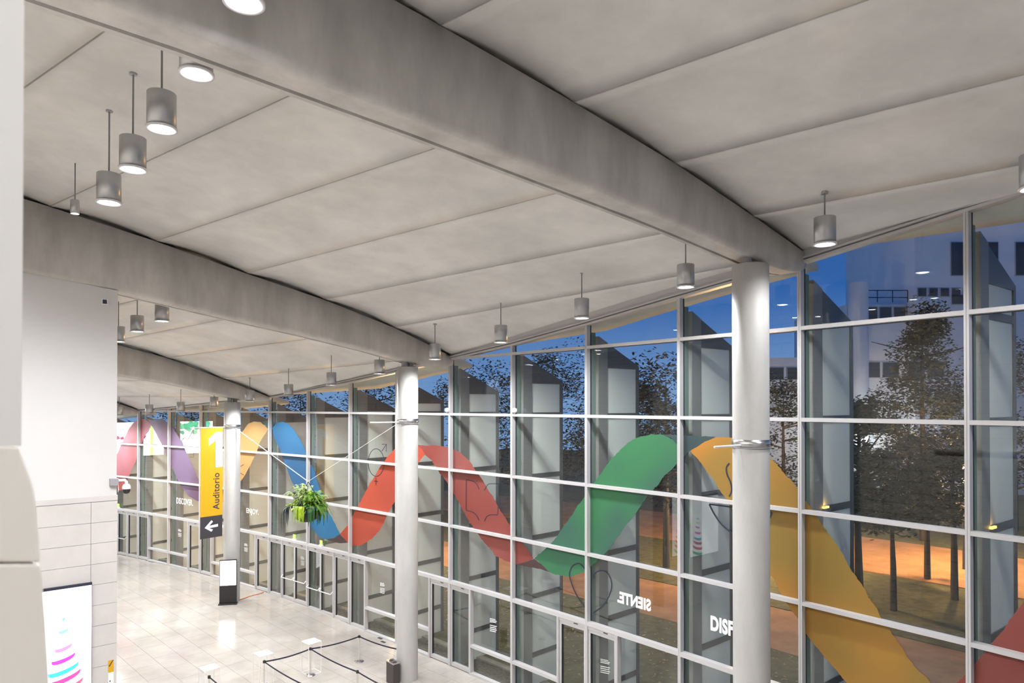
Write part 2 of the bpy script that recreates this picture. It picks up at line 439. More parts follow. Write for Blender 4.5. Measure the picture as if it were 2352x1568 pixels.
for k in KS:
    win = struct(empty('window_%d' % (k + 4), (*_M[k], 0)))
    zf = zfloor(*_M[k]) ; zf1 = zfloor(*_M[k + 1]); zlow = min(zf, zf1)
    top0, top1 = HC + EAVE[k], HC + EAVE[k + 1]
    # mullion of two halves with a seam, dark gasket at the glass
    o = _M[k]; t = tang(k); n = nin(k)
    mb = MB(); mb.obox(o, t, n, -.0425, -.004, -.17, 0, zf - .02, top0 + .03); mb.obox(o, t, n, .004, .0425, -.17, 0, zf - .02, top0 + .03)
    mb.obox(o, t, n, -.004, .004, -.17, -.008, zf - .02, top0 + .02)
    mu = mb.build('mullion', 'alu', win)
    mb = MB(); mb.obox(o, t, n, -.05, -.0426, -.19, -.15, zf, top0); mb.obox(o, t, n, .0426, .05, -.19, -.15, zf, top0); mb.build('gasket', 'alu_dark', mu)
    # transoms and panes
    rows = [r for r in ROWS if HC + r < min(top0, top1) - .0]
    prow = [r for r in ROWS if HC + r >= min(top0, top1) and HC + r < max(top0, top1) - .05]
    for r in rows:
        h = .06 if r == ROWS[-1] else .0425
        mb = MB(); fbox(mb, k, .0425, L - .0425, -.17, -.004, HC + r - h, HC + r + h)
        mb.build('transom', 'alu', win)
        mb = MB(); fbox(mb, k, .0425, L - .0425, -.19, -.15, HC + r - h - .012, HC + r - h - .001); mb.build('transom_gasket', 'alu_dark', win)
    levels = sorted(HC + r for r in rows)
    for a, b in zip(levels, levels[1:]):
        mb = MB(); quadpane(mb, k, .04, L - .04, a + .03, a + .03, b - .03, b - .03); mb.build('pane', 'glass', win)
    if prow:                                  # transom that runs into the sloping head
        r = prow[0]; fr = (HC + r - top1) / (top0 - top1); sl = L * (1 - fr)
        mb = MB(); fbox(mb, k, .0425, sl, -.17, -.004, HC + r - .0425, HC + r + .0425); mb.build('transom', 'alu', win)
    a = levels[-1]
    mb = MB(); quadpane(mb, k, .04, L - .04, a + .03, a + .03, max(a + .05, top0 + .02), max(a + .05, top1 + .02)); mb.build('pane', 'glass', win)
    # head: stepped aluminium trim and a plain fascia up to the concrete
    def slope(mb, d0, d1, b0, t0):
        oo = _M[k]; tt = ctang(k); nn = cnin(k)
        def q(s, dd, z): return (oo.x + tt.x * s + nn.x * dd, oo.y + tt.y * s + nn.y * dd, z)
        return mb.hexa([q(0, d0, top0 + b0), q(L, d0, top1 + b0), q(L, d1, top1 + b0), q(0, d1, top0 + b0), q(0, d0, top0 + t0), q(L, d0, top1 + t0), q(L, d1, top1 + t0), q(0, d1, top0 + t0)])
    mb = MB(); slope(mb, -.19, .015, -.015, .045); slope(mb, -.19, -.05, .045, .075); slope(mb, -.19, .05, .075, .115); mb.build('head_trim', 'alu', win)
    mb = MB(); vs = []; fs = []; oo = _M[k]; tt = ctang(k); nn = cnin(k)
    for i in range(7):
        s = L * i / 6; kk = k + i / 6.0
        for dd in (-.15, -.02):
            zc = max(ceil_z(min(kk, 16.9), 0.0) + .03, HC + EAVE[k] + (EAVE[k + 1] - EAVE[k]) * i / 6 + .2)
            vs += [(oo.x + tt.x * s + nn.x * dd, oo.y + tt.y * s + nn.y * dd, top0 + (top1 - top0) * i / 6 + .11), (oo.x + tt.x * s + nn.x * dd, oo.y + tt.y * s + nn.y * dd, zc)]
    for i in range(6):
        b = i * 4
        fs += [(b + 2, b + 6, b + 7, b + 3), (b, b + 1, b + 5, b + 4), (b, b + 4, b + 6, b + 2), (b + 1, b + 3, b + 7, b + 5)]
    mb.add(vs, fs); mb.build('fascia', 'alu', win)
    # lowest storey: doors beside every odd mullion, glazing with a rail elsewhere
    zh = HC + R1 - 6 - .06
    if k % 2: ds0, ds1, gs0, gs1 = .0425, DOORW, DOORW + .07, L - .0425      # door next to M(k)
    else: ds0, ds1, gs0, gs1 = L - DOORW, L - .0425, .0425, L - DOORW - .07
    mb = MB(); sm0 = DOORW if k % 2 else L - DOORW - .07
    fbox(mb, k, sm0, sm0 + .03, -.17, 0, zlow - .02, zh); fbox(mb, k, sm0 + .038, sm0 + .07, -.17, 0, zlow - .02, zh); fbox(mb, k, sm0 + .03, sm0 + .038, -.17, -.008, zlow - .02, zh); mb.build('sub_mullion', 'alu', win)
    double = k in (7, 8, 13)
    if not double:
        mb = MB(); fbox(mb, k, gs0, gs1, -.17, -.004, HC + RAIL - .05, HC + RAIL + .05); mb.build('low_rail', 'alu', win)
        mb = MB(); fbox(mb, k, gs0, gs1, -.17, .0, zlow - .02, zlow + .07); mb.build('sill', 'alu', win)
        mb = MB(); quadpane(mb, k, gs0, gs1, zlow + .06, zlow + .06, HC + RAIL - .04, HC + RAIL - .04); mb.build('pane', 'glass', win)
        mb = MB(); quadpane(mb, k, gs0, gs1, HC + RAIL + .04, HC + RAIL + .04, zh + .02, zh + .02); mb.build('pane', 'glass', win)
    leaves = [(ds0, ds1)]
    if double: mid = (gs0 + gs1) / 2; leaves += [(gs0, mid), (mid, gs1)]
    for li, (a, b) in enumerate(leaves):
        doors.append(1)
        dr = struct(empty('door_%d' % len(doors), (*(_M[k] + ctang(k) * ((a + b) / 2) + cnin(k) * -.1), zlow)))
        fw = .075 if li == 0 else .05
        mb = MB()
        fbox(mb, k, a + .008, a + .008 + fw, -.15, -.05, zlow + .012, zh - .10); fbox(mb, k, b - .008 - fw, b - .008, -.15, -.05, zlow + .012, zh - .10)
        fbox(mb, k, a + .008 + fw, b - .008 - fw, -.15, -.05, zlow + .012, zlow + .15); fbox(mb, k, a + .008 + fw, b - .008 - fw, -.15, -.05, zh - .19, zh - .10)
        mb.build('leaf_frame', 'alu', dr)
        mb = MB(); fbox(mb, k, a, b, -.17, -.03, zh - .095, zh); mb.build('door_head', 'alu', dr)
        mb = MB(); fbox(mb, k, a + .3, a + .46, -.032, -.022, zh - .06, zh - .035); mb.build('door_closer', 'alu_dark', dr)
        mb = MB(); quadpane(mb, k, a + .01 + fw, b - .01 - fw, zlow + .14, zlow + .14, zh - .18, zh - .18, d=-.10); mb.build('pane', 'glass', dr)
        mb = MB(); fbox(mb, k, a + .008 + fw, a + .02 + fw, -.14, -.06, zlow + .15, zh - .19); fbox(mb, k, b - .02 - fw, b - .008 - fw, -.14, -.06, zlow + .15, zh - .19); mb.build('leaf_gasket', 'alu_dark', dr)
        if li:
            zb = zlow + 1.02; o3 = _M[k]; t3 = ctang(k); n3 = cnin(k)
            def q3(s, d, z): return (o3.x + t3.x * s + n3.x * d, o3.y + t3.y * s + n3.y * d, z)
            mb = MB(); mb.tube([q3(a + .05, -.05, zb + .10), q3(a + .05, .06, zb), q3(b - .05, .06, zb), q3(b - .05, -.05, zb + .10)], .022, 6)
            mb.build('panic_bar', 'white_gloss', dr)

# ================================================================== FINS OUTSIDE
JZ = [R1 + 2.03, R1 - .0, R1 - 2.05, R1 - 4.1, R1 - 6.05, R1 - 8.0]
FINLAB = 'frosted glass fin outside, behind the '
for k in range(-2, 15):
    fin = empty('facade_fin', (*(M(k) - nin(k) * .7), -.1))
    idx = k + 1
    tag(fin, (FINLAB + ORD[k] + ' upright glazing bar from the right edge') if 0 <= k < 18 else FINLAB + 'glazing beyond the right edge', 'glass fin', 'fins outside the glazing')
    o = M(k); t = tang(k); n = nin(k)
    ztop = HC + EAVE[k] - .30
    def zt(d): return ztop - (d + .5) * -.42 if False else ztop + (d + .5) * .42
    mb = MB()
    def prism(mb, d0, d1, off0, off1, zb, fz):
        def q(d, a, z): return (o.x + n.x * d + t.x * a, o.y + n.y * d + t.y * a, z)
        return mb.hexa([q(d0, off0, zb), q(d1, off0, zb), q(d1, off1, zb), q(d0, off1, zb), q(d0, off0, fz(d0)), q(d1, off0, fz(d1)), q(d1, off1, fz(d1)), q(d0, off1, fz(d0))])
    prism(mb, -.90, -.50, -.07, .07, -.15, zt); mb.build('post', 'fin_steel', fin)
    mb = MB(); prism(mb, -.42, -.24, -.012, .012, -.10, lambda d: ztop + .1); mb.build('glass_edge', 'fin_edge', fin)
    mb = MB(); prism(mb, -2.44, -2.30, -.05, .05, -.15, zt); mb.build('outer_frame', 'fin_frame', fin)
    def ztf(d): return zt(d) - .02
    mb = MB()
    def q2(d, a, z): return (o.x + n.x * d + t.x * a, o.y + n.y * d + t.y * a, z)
    mb.hexa([q2(-2.30, -.05, zt(-2.3) - .16), q2(-.9, -.05, zt(-2.3) - .16), q2(-.9, .05, zt(-2.3) - .16), q2(-2.3, .05, zt(-2.3) - .16), q2(-2.3, -.05, zt(-2.3)), q2(-.9, -.05, zt(-.9)), q2(-.9, .05, zt(-.9)), q2(-2.3, .05, zt(-2.3))]); mb.build('top_frame', 'fin_frame', fin)
    edges = [HC + z for z in JZ if HC + z < zt(-2.3) - .4]
    for z in edges:
        mb = MB(); mb.obox(o, n, t, -2.30, -.90, -.045, .045, z - .08, z + .08); mb.build('joint_frame', 'fin_frame', fin)
    lv = [zt(-2.3) - .16] + edges + [-.12]
    for a, b in zip(lv, lv[1:]):
        lo = b + (.08 if b > 0 else 0); hi = a - (.08 if a != lv[0] else 0)
        if hi - lo > .05:
            mb = MB(); mb.obox(o, n, t, -2.30, -.90, -.02, .02, lo, hi); mb.build('frosted_panel', 'fin_panel', fin)

# ================================================================== COLUMNS
CZ = {1: (2.86, .09), 5: (1.32, .11), 9: (.17, .19), 13: (-.58, .2), -3: (2.96, .1)}
CLAB = {1: 'nearest tall round concrete column, in front of the yellow ribbon', 5: 'middle round concrete column, beside the black bin', 9: 'round concrete column carrying the yellow banner, behind the display totem',
        13: 'round concrete column hidden behind the white wall block', -3: 'round concrete column beyond the right edge'}
colc = {}
for kb, (zt_, off) in CZ.items():
    c = P(kb, 1.75, 0, off); zf = zfloor(c.x, c.y); c.z = zf; colc[kb] = c
    col = empty('concrete_column', c); tag(col, CLAB[kb], 'column', 'round concrete columns')
    mb = MB(); H = HC + zt_ - zf; mb.lathe([(.36, 0), (.36, H - .015), (.345, H)], c, 40); mb.build('shaft', 'column', col)
    zb = HC + bot_z(kb, 1.75)
    mb = MB(); ct = Vector((c.x, c.y, HC + zt_))
    a1 = tang(kb); b1 = nin(kb)
    for s in (-1, 1):
        q = ct + Vector((b1.x, b1.y, 0)) * (.13 * s); mb2 = MB(); mb2.lathe([(.10, -.01), (.10, max(.05, zb - ct.z + .03))], q, 16); mb2.build('bearing_block', 'grey_box', col)
    if kb in (1, 5, 9):
        zb_ = HC + {1: -.74, 5: -.50, 9: -.93}[kb]
        mb = MB(); mb.lathe([(.362, -.10), (.372, -.10), (.372, .06), (.362, .06)], (c.x, c.y, zb_), 40, False, False); band = mb.build('steel_band', 'steel', col)
        l1 = {1: 1.25, 5: 1.5, 9: 1.95}[kb]
        p0 = Vector((c.x, c.y, zb_ - .05)) + Vector((b1.x, b1.y, 0)) * .34; p1 = Vector((c.x, c.y, zb_ - .05)) + Vector((b1.x, b1.y, 0)) * l1
        mb = MB(); mb.tube([p0, p1], .022, 8); mb.build('bracket_arm', 'white_gloss', col)
        mb = MB(); mb.lathe([(.374, -.11), (.385, -.11), (.385, -.09), (.374, -.09)], (c.x, c.y, zb_), 40, False, False); mb.build('tie_wire', 'grey_box', col)
# ------------------------------------------------------------------ walls
P0 = M(5) + tang(5) * -.12 + nin(5) * 10.68
Wd = Vector((-.764, -.645)).normalized(); Wn = Vector((-Wd.y, Wd.x))
if Wn.dot(-P0) < 0: Wn = -Wn
def wpt(a, b, z): q = P0 + Wd * a + Wn * b; return (q.x, q.y, z)
def wbox(mb, a0, a1, b0, b1, z0, z1): return mb.obox(P0, Wd, Wn, a0, a1, b0, b1, z0, z1)
mb = MB()
zt0, zt1 = HC + 2.835, HC + 3.42
mb.hexa([wpt(0, -.6, HC - 2.2), wpt(5, -.6, HC - 2.2), wpt(5, 0, HC - 2.2), wpt(0, 0, HC - 2.2), wpt(0, -.6, zt0), wpt(5, -.6, zt1), wpt(5, 0, zt1), wpt(0, 0, zt0)])
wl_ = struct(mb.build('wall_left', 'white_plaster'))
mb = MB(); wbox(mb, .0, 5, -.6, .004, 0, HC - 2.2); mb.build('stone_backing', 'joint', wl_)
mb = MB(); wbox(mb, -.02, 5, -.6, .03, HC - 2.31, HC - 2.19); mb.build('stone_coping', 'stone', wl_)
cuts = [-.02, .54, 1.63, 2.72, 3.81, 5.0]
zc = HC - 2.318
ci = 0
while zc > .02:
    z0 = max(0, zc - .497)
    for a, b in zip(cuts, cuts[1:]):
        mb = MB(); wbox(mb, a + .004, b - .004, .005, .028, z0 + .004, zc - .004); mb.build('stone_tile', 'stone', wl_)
    zc -= .497; ci += 1
# near pier at the left edge
pd = 1.55
def ppt(u, v, dy=0.0): q = at(u, v, pd); return Vector((q.x, q.y + dy, q.z))
pier = struct(empty('wall_near_left', (-2, pd, 0)))
mb = MB(); xe = ppt(50, 900).x; zs = ppt(50, 1024).z
xb = xe - .62                              # the pier's flank turns away to the left behind its edge
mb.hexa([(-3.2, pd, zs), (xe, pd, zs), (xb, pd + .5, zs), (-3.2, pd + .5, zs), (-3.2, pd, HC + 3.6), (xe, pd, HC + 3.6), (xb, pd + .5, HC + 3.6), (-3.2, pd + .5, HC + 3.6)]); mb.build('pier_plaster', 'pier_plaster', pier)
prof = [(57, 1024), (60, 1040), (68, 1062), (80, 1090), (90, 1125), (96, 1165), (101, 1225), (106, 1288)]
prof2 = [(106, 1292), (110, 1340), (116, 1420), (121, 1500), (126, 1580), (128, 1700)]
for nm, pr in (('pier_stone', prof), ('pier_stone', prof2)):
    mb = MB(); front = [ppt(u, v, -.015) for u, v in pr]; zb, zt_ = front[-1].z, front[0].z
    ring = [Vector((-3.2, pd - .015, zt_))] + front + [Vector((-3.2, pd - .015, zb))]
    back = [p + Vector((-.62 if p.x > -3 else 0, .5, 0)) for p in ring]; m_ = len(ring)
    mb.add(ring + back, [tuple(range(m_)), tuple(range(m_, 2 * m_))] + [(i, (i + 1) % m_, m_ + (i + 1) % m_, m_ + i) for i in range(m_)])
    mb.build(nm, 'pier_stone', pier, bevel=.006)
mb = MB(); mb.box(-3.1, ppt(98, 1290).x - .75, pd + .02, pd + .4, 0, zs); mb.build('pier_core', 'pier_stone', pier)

# stone-clad wall below the gallery, gallery slab, back and end walls
def brickmat(name, c1, c2, mortar, bw, bh, ms):
    m, n, l, b = newmat(name)
    g = n.new('ShaderNodeNewGeometry'); vt = n.new('ShaderNodeVectorTransform'); mp = n.new('ShaderNodeMapping')
    br = n.new('ShaderNodeTexBrick'); br.inputs['Color1'].default_value = (*c1, 1); br.inputs['Color2'].default_value = (*c2, 1); br.inputs['Mortar'].default_value = (*mortar, 1)
    br.inputs['Scale'].default_value = 1.0; br.inputs['Brick Width'].default_value = bw; br.inputs['Row Height'].default_value = bh; br.inputs['Mortar Size'].default_value = ms
    mp.inputs['Rotation'].default_value = (math.pi / 2, 0, 0)
    cx_ = n.new('ShaderNodeSeparateXYZ'); cb = n.new('ShaderNodeCombineXYZ'); l.new(g.outputs['Position'], cx_.inputs[0])
    ad = n.new('ShaderNodeMath'); ad.operation = 'SUBTRACT'; l.new(cx_.outputs['Y'], ad.inputs[0]); l.new(cx_.outputs['X'], ad.inputs[1])
    mu_ = n.new('ShaderNodeMath'); mu_.operation = 'MULTIPLY'; mu_.inputs[1].default_value = .707; l.new(ad.outputs[0], mu_.inputs[0])
    l.new(mu_.outputs[0], cb.inputs['X']); l.new(cx_.outputs['Z'], cb.inputs['Y']); l.new(cb.outputs[0], br.inputs['Vector'])
    l.new(br.outputs['Color'], b.inputs['Base Color']); b.inputs['Roughness'].default_value = .6
    return m
MT['clad'] = brickmat('stone_cladding', (.62, .57, .51), (.57, .52, .47), (.15, .12, .10), 1.09, .497, .012)
mb = MB()
for k in range(-7, 2):
    A, B, C, D = P(k, 14.0), P(k + 1, 14.0), P(k + 1, 14.35), P(k, 14.35)
    mb.hexa([(*A.xy, 0), (*B.xy, 0), (*C.xy, 0), (*D.xy, 0), (*A.xy, HC - 1.72), (*B.xy, HC - 1.72), (*C.xy, HC - 1.72), (*D.xy, HC - 1.72)])
struct(mb.build('wall_gallery_front', 'clad'))
mb = MB()
for k in range(-7, 2):
    A, B, C, D = P(k, 13.95), P(k + 1, 13.95), P(k + 1, 17.4), P(k, 17.4)
    mb.hexa([(*A.xy, HC - 1.72), (*B.xy, HC - 1.72), (*C.xy, HC - 1.72), (*D.xy, HC - 1.72), (*A.xy, HC - 1.62), (*B.xy, HC - 1.62), (*C.xy, HC - 1.62), (*D.xy, HC - 1.62)])
struct(mb.build('floor_gallery', 'floor'))
mb = MB()
for k in range(-7, 18):
    A, B, C, D = P(k, 17.4), P(k + 1, 17.4), P(k + 1, 17.7), P(k, 17.7)
    mb.hexa([(*A.xy, 0), (*B.xy, 0), (*C.xy, 0), (*D.xy, 0), (*A.xy, HC + 6.6), (*B.xy, HC + 6.6), (*C.xy, HC + 6.6), (*D.xy, HC + 6.6)])
struct(mb.build('wall_back', 'clad'))
mb = MB(); mb.obox(M(-3), nin(-3), tang(-3), -.2, 17.7, -.3, 0, 0, HC + 6.6); struct(mb.build('wall_right', 'white_plaster'))
mb = MB(); mb.obox(M(15), nin(15), tang(15), -.2, 17.7, 0, .3, 0, HC + 4); struct(mb.build('wall_far', 'clad'))

# ================================================================== PENDANT LAMPS
LAMPR, LAMPH = .188, .50
def lampmesh():
    root = empty('pendant_lamp', (0, 0, 0))
    mb = MB(); mb.lathe([(LAMPR - .012, .03), (LAMPR, .03), (LAMPR, LAMPH), (LAMPR - .006, LAMPH + .006)], (0, 0, 0), 32, False, True); mb.build('housing', 'lamp', root)
    mb = MB(); mb.lathe([(LAMPR - .014, .032), (LAMPR + .014, .03), (LAMPR + .014, 0), (LAMPR - .012, .0), (.135, .04), (.10, .05)], (0, 0, 0), 32, False, False); mb.build('reflector_rim', 'lamp_rim', root)
    mb = MB(); mb.lathe([(.02, .004), (.09, .009), (.128, .022), (.128, .05)], (0, 0, 0), 28); mb.build('lens', 'lens', root)
    return root
PROTO = lampmesh(); PARTS0 = list(PROTO.children)
def copy_lamp(dx):
    r = PROTO.copy(); COL.objects.link(r); r.location = Vector(PROTO.location) + Vector(dx)
    for ch in PARTS0: c = ch.copy(); COL.objects.link(c); c.parent = r
    return r
def lamp_light(p, watt, blend=.6, ang=160):
    l = bpy.data.lights.new('lamp_light', 'SPOT'); l.energy = watt; l.spot_size = math.radians(ang); l.spot_blend = blend; l.shadow_soft_size = .10
    l.color = (.975, .985, 1.0)
    return l
def add_lamp(p, ztop, watt, label, group, first=[True]):
    """p: bottom centre, ztop: the ceiling above"""
    if first[0]: r = PROTO; r.location = p; first[0] = False
    else: r = copy_lamp(Vector(p) - PROTO.location)
    tag(r, label, 'pendant lamp', group)
    mb = MB(); mb.tube([(p[0], p[1], p[2] + LAMPH), (p[0], p[1], ztop + .03)], .014, 8); st = mb.build('stem', 'fin_steel', r)
    mb = MB(); mb.lathe([(.055, -.03), (.055, .03)], (p[0], p[1], ztop), 14); mb.build('ceiling_plate', 'lamp', st)
    l = lamp_light(p, watt); lo = bpy.data.objects.new('lamp_light', l); COL.objects.link(lo)
    lo.location = (p[0], p[1], p[2] - .02); setpar(lo, r)
    return r
ABOT = {-.5: 3.15, .5: 2.93, 1.5: 2.59, 2.5: 2.22, 3.5: 1.82, 4.5: 1.49, 5.5: 1.13, 6.5: .79, 7.5: .40, 8.5: .19, 9.5: -.07, 10.5: -.30, 11.5: -.43, 12.5: -.55, 13.5: -.65, -1.5: 3.45, -2.5: 3.7}
vis = sorted(k for k in ABOT if -1 < k < 13)
for k in sorted(ABOT):
    p = P(k, 1.88 if k > .8 else 1.97, HC + ABOT[k]); zc_ = ceil_z(k, 1.9)
    i = vis.index(k) if k in vis else -1
    lab = ('grey cylinder pendant lamp by the glazing, %s from the right edge' % ORD[i]) if i >= 0 else 'grey cylinder pendant lamp of the glazing row outside the picture'
    add_lamp(p, zc_, LAMP_A * (1.0 if k > 1 else .38), lab, 'pendant lamps along the glazing')
BL = [(560, 9, 6.68, 'grey pendant lamp cut by the top edge, before the near beam'), (451, 172, 8.15, 'pendant lamp half hidden by the near beam, rim facing the viewer'),
      (371, 298, 9.35, 'largest whole pendant lamp left under the ceiling, nearest the near beam'), (305, 391, 10.45, 'middle of the three whole pendant lamps at the upper left'),
      (250, 467, 11.6, 'leftmost of the three whole large pendant lamps at the upper left'),
      (430, 711, 18.4, 'pendant lamp showing only its rim under the middle beam'), (372, 738, 19.6, 'pendant lamp hanging close beside the middle beam, right of the wall block'),
      (315, 762, 20.9, 'pendant lamp on a long stem right of the white wall block'), (272, 785, 22.2, 'pendant lamp half cut off by the white wall block edge')]
def plan_kd(x, y):
    q = Vector((x, y)); bk = min([i / 20.0 for i in range(-120, 320)], key=lambda w: abs((q - M(w)).dot(tang(w))))
    return bk, (q - M(bk)).dot(nin(bk))
for u, v, dep, lab in BL:
    p = at(u, v, dep); k_, d_ = plan_kd(p.x, p.y)
    add_lamp(p, max(ceil_z(k_, d_), p.z + LAMPH + .05), LAMP_B, lab, 'pendant lamps of the inner row')
# unseen fill lamps added in line with the inner row (behind the viewer and behind the wall block)
for k_, d_ in ((.3, 11.9), (-.8, 11.9), (-2.0, 11.9), (8.2, 8.9), (9.4, 7.0), (10.4, 7.0), (11.4, 7.0), (12.4, 7.0), (13.4, 7.0)):
    zc_ = ceil_z(k_, d_); add_lamp(P(k_, d_, zc_ - 1.25), zc_, LAMP_B * (.95 if k_ > 2 else .34), 'unseen grey pendant lamp added to the inner row for fill light', 'pendant lamps of the inner row')
for k_ in (1.3, 2.2, 3.1, 4.0):              # unseen third row, added to brighten the ceiling at the left
    zc_ = ceil_z(k_, 15.4); add_lamp(P(k_, 15.4, zc_ - 1.25), zc_, LAMP_B * .5, 'unseen grey pendant lamp added to brighten the left ceiling', 'added fill lamps at the left')
# unseen lamps added over the viewer's gallery to brighten the near pier
for k_ in (-2.3, -.1):
    zc_ = ceil_z(k_, 15.8); add_lamp(P(k_, 15.8, zc_ - .9), zc_, LAMP_B * .75, 'unseen grey pendant lamp added behind the viewer to brighten the pier', 'added fill lamps over the gallery')
# slim spotlight at the far left
p = at(172, 491, 13.6); k_, d_ = plan_kd(p.x, p.y)
sl = empty('slim_spotlight', p); tag(sl, 'small slim spotlight hanging left of the larger pendant lamps', 'spotlight')
mb = MB(); mb.lathe([(.075, .0), (.08, .0), (.08, .27), (.07, .28)], p, 20, False, True); mb.build('housing', 'lamp', sl)
mb = MB(); mb.lathe([(.06, .02), (.06, .03)], p, 16); mb.build('lens', 'lens', sl)
mb = MB(); mb.tube([(p.x, p.y, p.z + .28), (p.x, p.y, max(ceil_z(k_, d_), p.z + .5) + .03)], .012, 6); mb.build('stem', 'fin_steel', sl)

# ================================================================== GRAPHICS ON THE GLASS
def fac(u, v, d=-.188):
    best = None
    for k in range(-3, 15):
        n = cnin(k); p = _M[k] + n * d
        q = onplane(u, v, p, n)
        if q.y <= 0: continue
        s = (q.xy - _M[k]).dot(ctang(k))
        if -.02 <= s <= L + .02: return q
        e_ = min(abs(s), abs(s - L))
        if best is None or e_ < best[0]: best = (e_, q)
    return best[1]
MULX = sorted(proj((*(_M[k] + nin(k) * -.19), HC))[0] for k in range(-1, 15))
def polymesh(name, pts, m, d, parent=None, jag=0.0, thick=.002):
    """flat sheet on the facade whose outline is given in photograph pixels"""
    rnd = random.Random(len(pts) * 7 + int(pts[0][0]))
    out = []
    for (a, b), (c, e_) in zip(pts, pts[1:] + pts[:1]):
        n = max(1, int(math.hypot(c - a, e_ - b) / 5.0)) if jag else 1
        for i in range(n):
            t = i / n; j = (rnd.uniform(-1, 1) * jag if jag else 0)
            nx, ny = -(e_ - b), (c - a); ll = math.hypot(nx, ny) or 1
            out.append((a + (c - a) * t + nx / ll * j, b + (e_ - b) * t + ny / ll * j))
    bm = bmesh.new()
    f = bm.faces.new([bm.verts.new((x, y, 0)) for x, y in out]); bm.normal_update()
    for mx in MULX:
        bmesh.ops.bisect_plane(bm, geom=bm.verts[:] + bm.edges[:] + bm.faces[:], plane_co=(mx, 0, 0), plane_no=(1, 0, 0))
    bm.normal_update(); bmesh.ops.triangulate(bm, faces=bm.faces[:])
    for vv_ in bm.verts:
        q = fac(vv_.co.x, vv_.co.y, d); vv_.co = q
    bmesh.ops.recalc_face_normals(bm, faces=bm.faces[:])
    me = bpy.data.meshes.new(name); bm.to_mesh(me); bm.free(); me.materials.append(MT[m])
    o = bpy.data.objects.new(name, me); COL.objects.link(o)
    md = o.modifiers.new('thickness', 'SOLIDIFY'); md.thickness = thick; md.offset = 0
    if parent is not None: setpar(o, parent)
    return o
def vinyl(name, c1, c2, scale=.35, trans=.30):
    m, n, l, b = newmat(name)
    g = n.new('ShaderNodeNewGeometry'); nz = n.new('ShaderNodeTexNoise'); nz.inputs['Scale'].default_value = scale; nz.inputs['Detail'].default_value = 1
    r = n.new('ShaderNodeValToRGB'); r.color_ramp.elements[0].position = .36; r.color_ramp.elements[1].position = .64
    r.color_ramp.elements[0].color = (*c1, 1); r.color_ramp.elements[1].color = (*c2, 1)
    l.new(g.outputs['Position'], nz.inputs['Vector']); l.new(nz.outputs['Fac'], r.inputs[0]); l.new(r.outputs[0], b.inputs['Base Color'])
    b.inputs['Roughness'].default_value = .55
    tr = n.new('ShaderNodeBsdfTranslucent'); l.new(r.outputs[0], tr.inputs[0])
    mx = n.new('ShaderNodeMixShader'); mx.inputs[0].default_value = trans; o = n['Material Output']
    l.new(b.outputs[0], mx.inputs[1]); l.new(tr.outputs[0], mx.inputs[2]); l.new(mx.outputs[0], o.inputs[0])
    return m
MT['v_pink'] = vinyl('vinyl_pink_red', (0.4494, 0.1643, 0.2084), (0.3570, 0.0669, 0.0518), 0.5, .12)
MT['v_purple'] = vinyl('vinyl_mauve', (0.2105, 0.1415, 0.2426), (0.1415, 0.0674, 0.0975), 0.4, .12)
MT['v_orange'] = vinyl('vinyl_light_orange', (0.5148, 0.3226, 0.1220), (0.4517, 0.2385, 0.0711), 0.35, .12)
MT['v_teal'] = vinyl('vinyl_teal_overlap', (0.0532, 0.0985, 0.0985), (0.0389, 0.0665, 0.0738), 0.35, .12)
MT['v_blue'] = vinyl('vinyl_blue', (0.0229, 0.1659, 0.3439), (0.0190, 0.1000, 0.2277), 0.3, .12)
MT['v_brown'] = vinyl('vinyl_dark_overlap', (0.0701, 0.0416, 0.0416), (0.0816, 0.0443, 0.0416), 0.35, .12)
MT['v_red'] = vinyl('vinyl_orange_red', (0.4737, 0.0738, 0.0339), (0.3795, 0.0596, 0.0339), 0.4, .12)
MT['v_dred'] = vinyl('vinyl_brick_red', (0.2413, 0.0443, 0.0316), (0.2889, 0.0816, 0.0701), 0.4, .12)
MT['v_green'] = vinyl('vinyl_green', (0.0416, 0.1919, 0.0816), (0.0443, 0.1274, 0.0985), 0.55, .12)
MT['v_yellow'] = vinyl('vinyl_yellow_orange', (0.2806, 0.179, 0.0351), (0.5079, 0.2123, 0.0293), 0.4, .12)
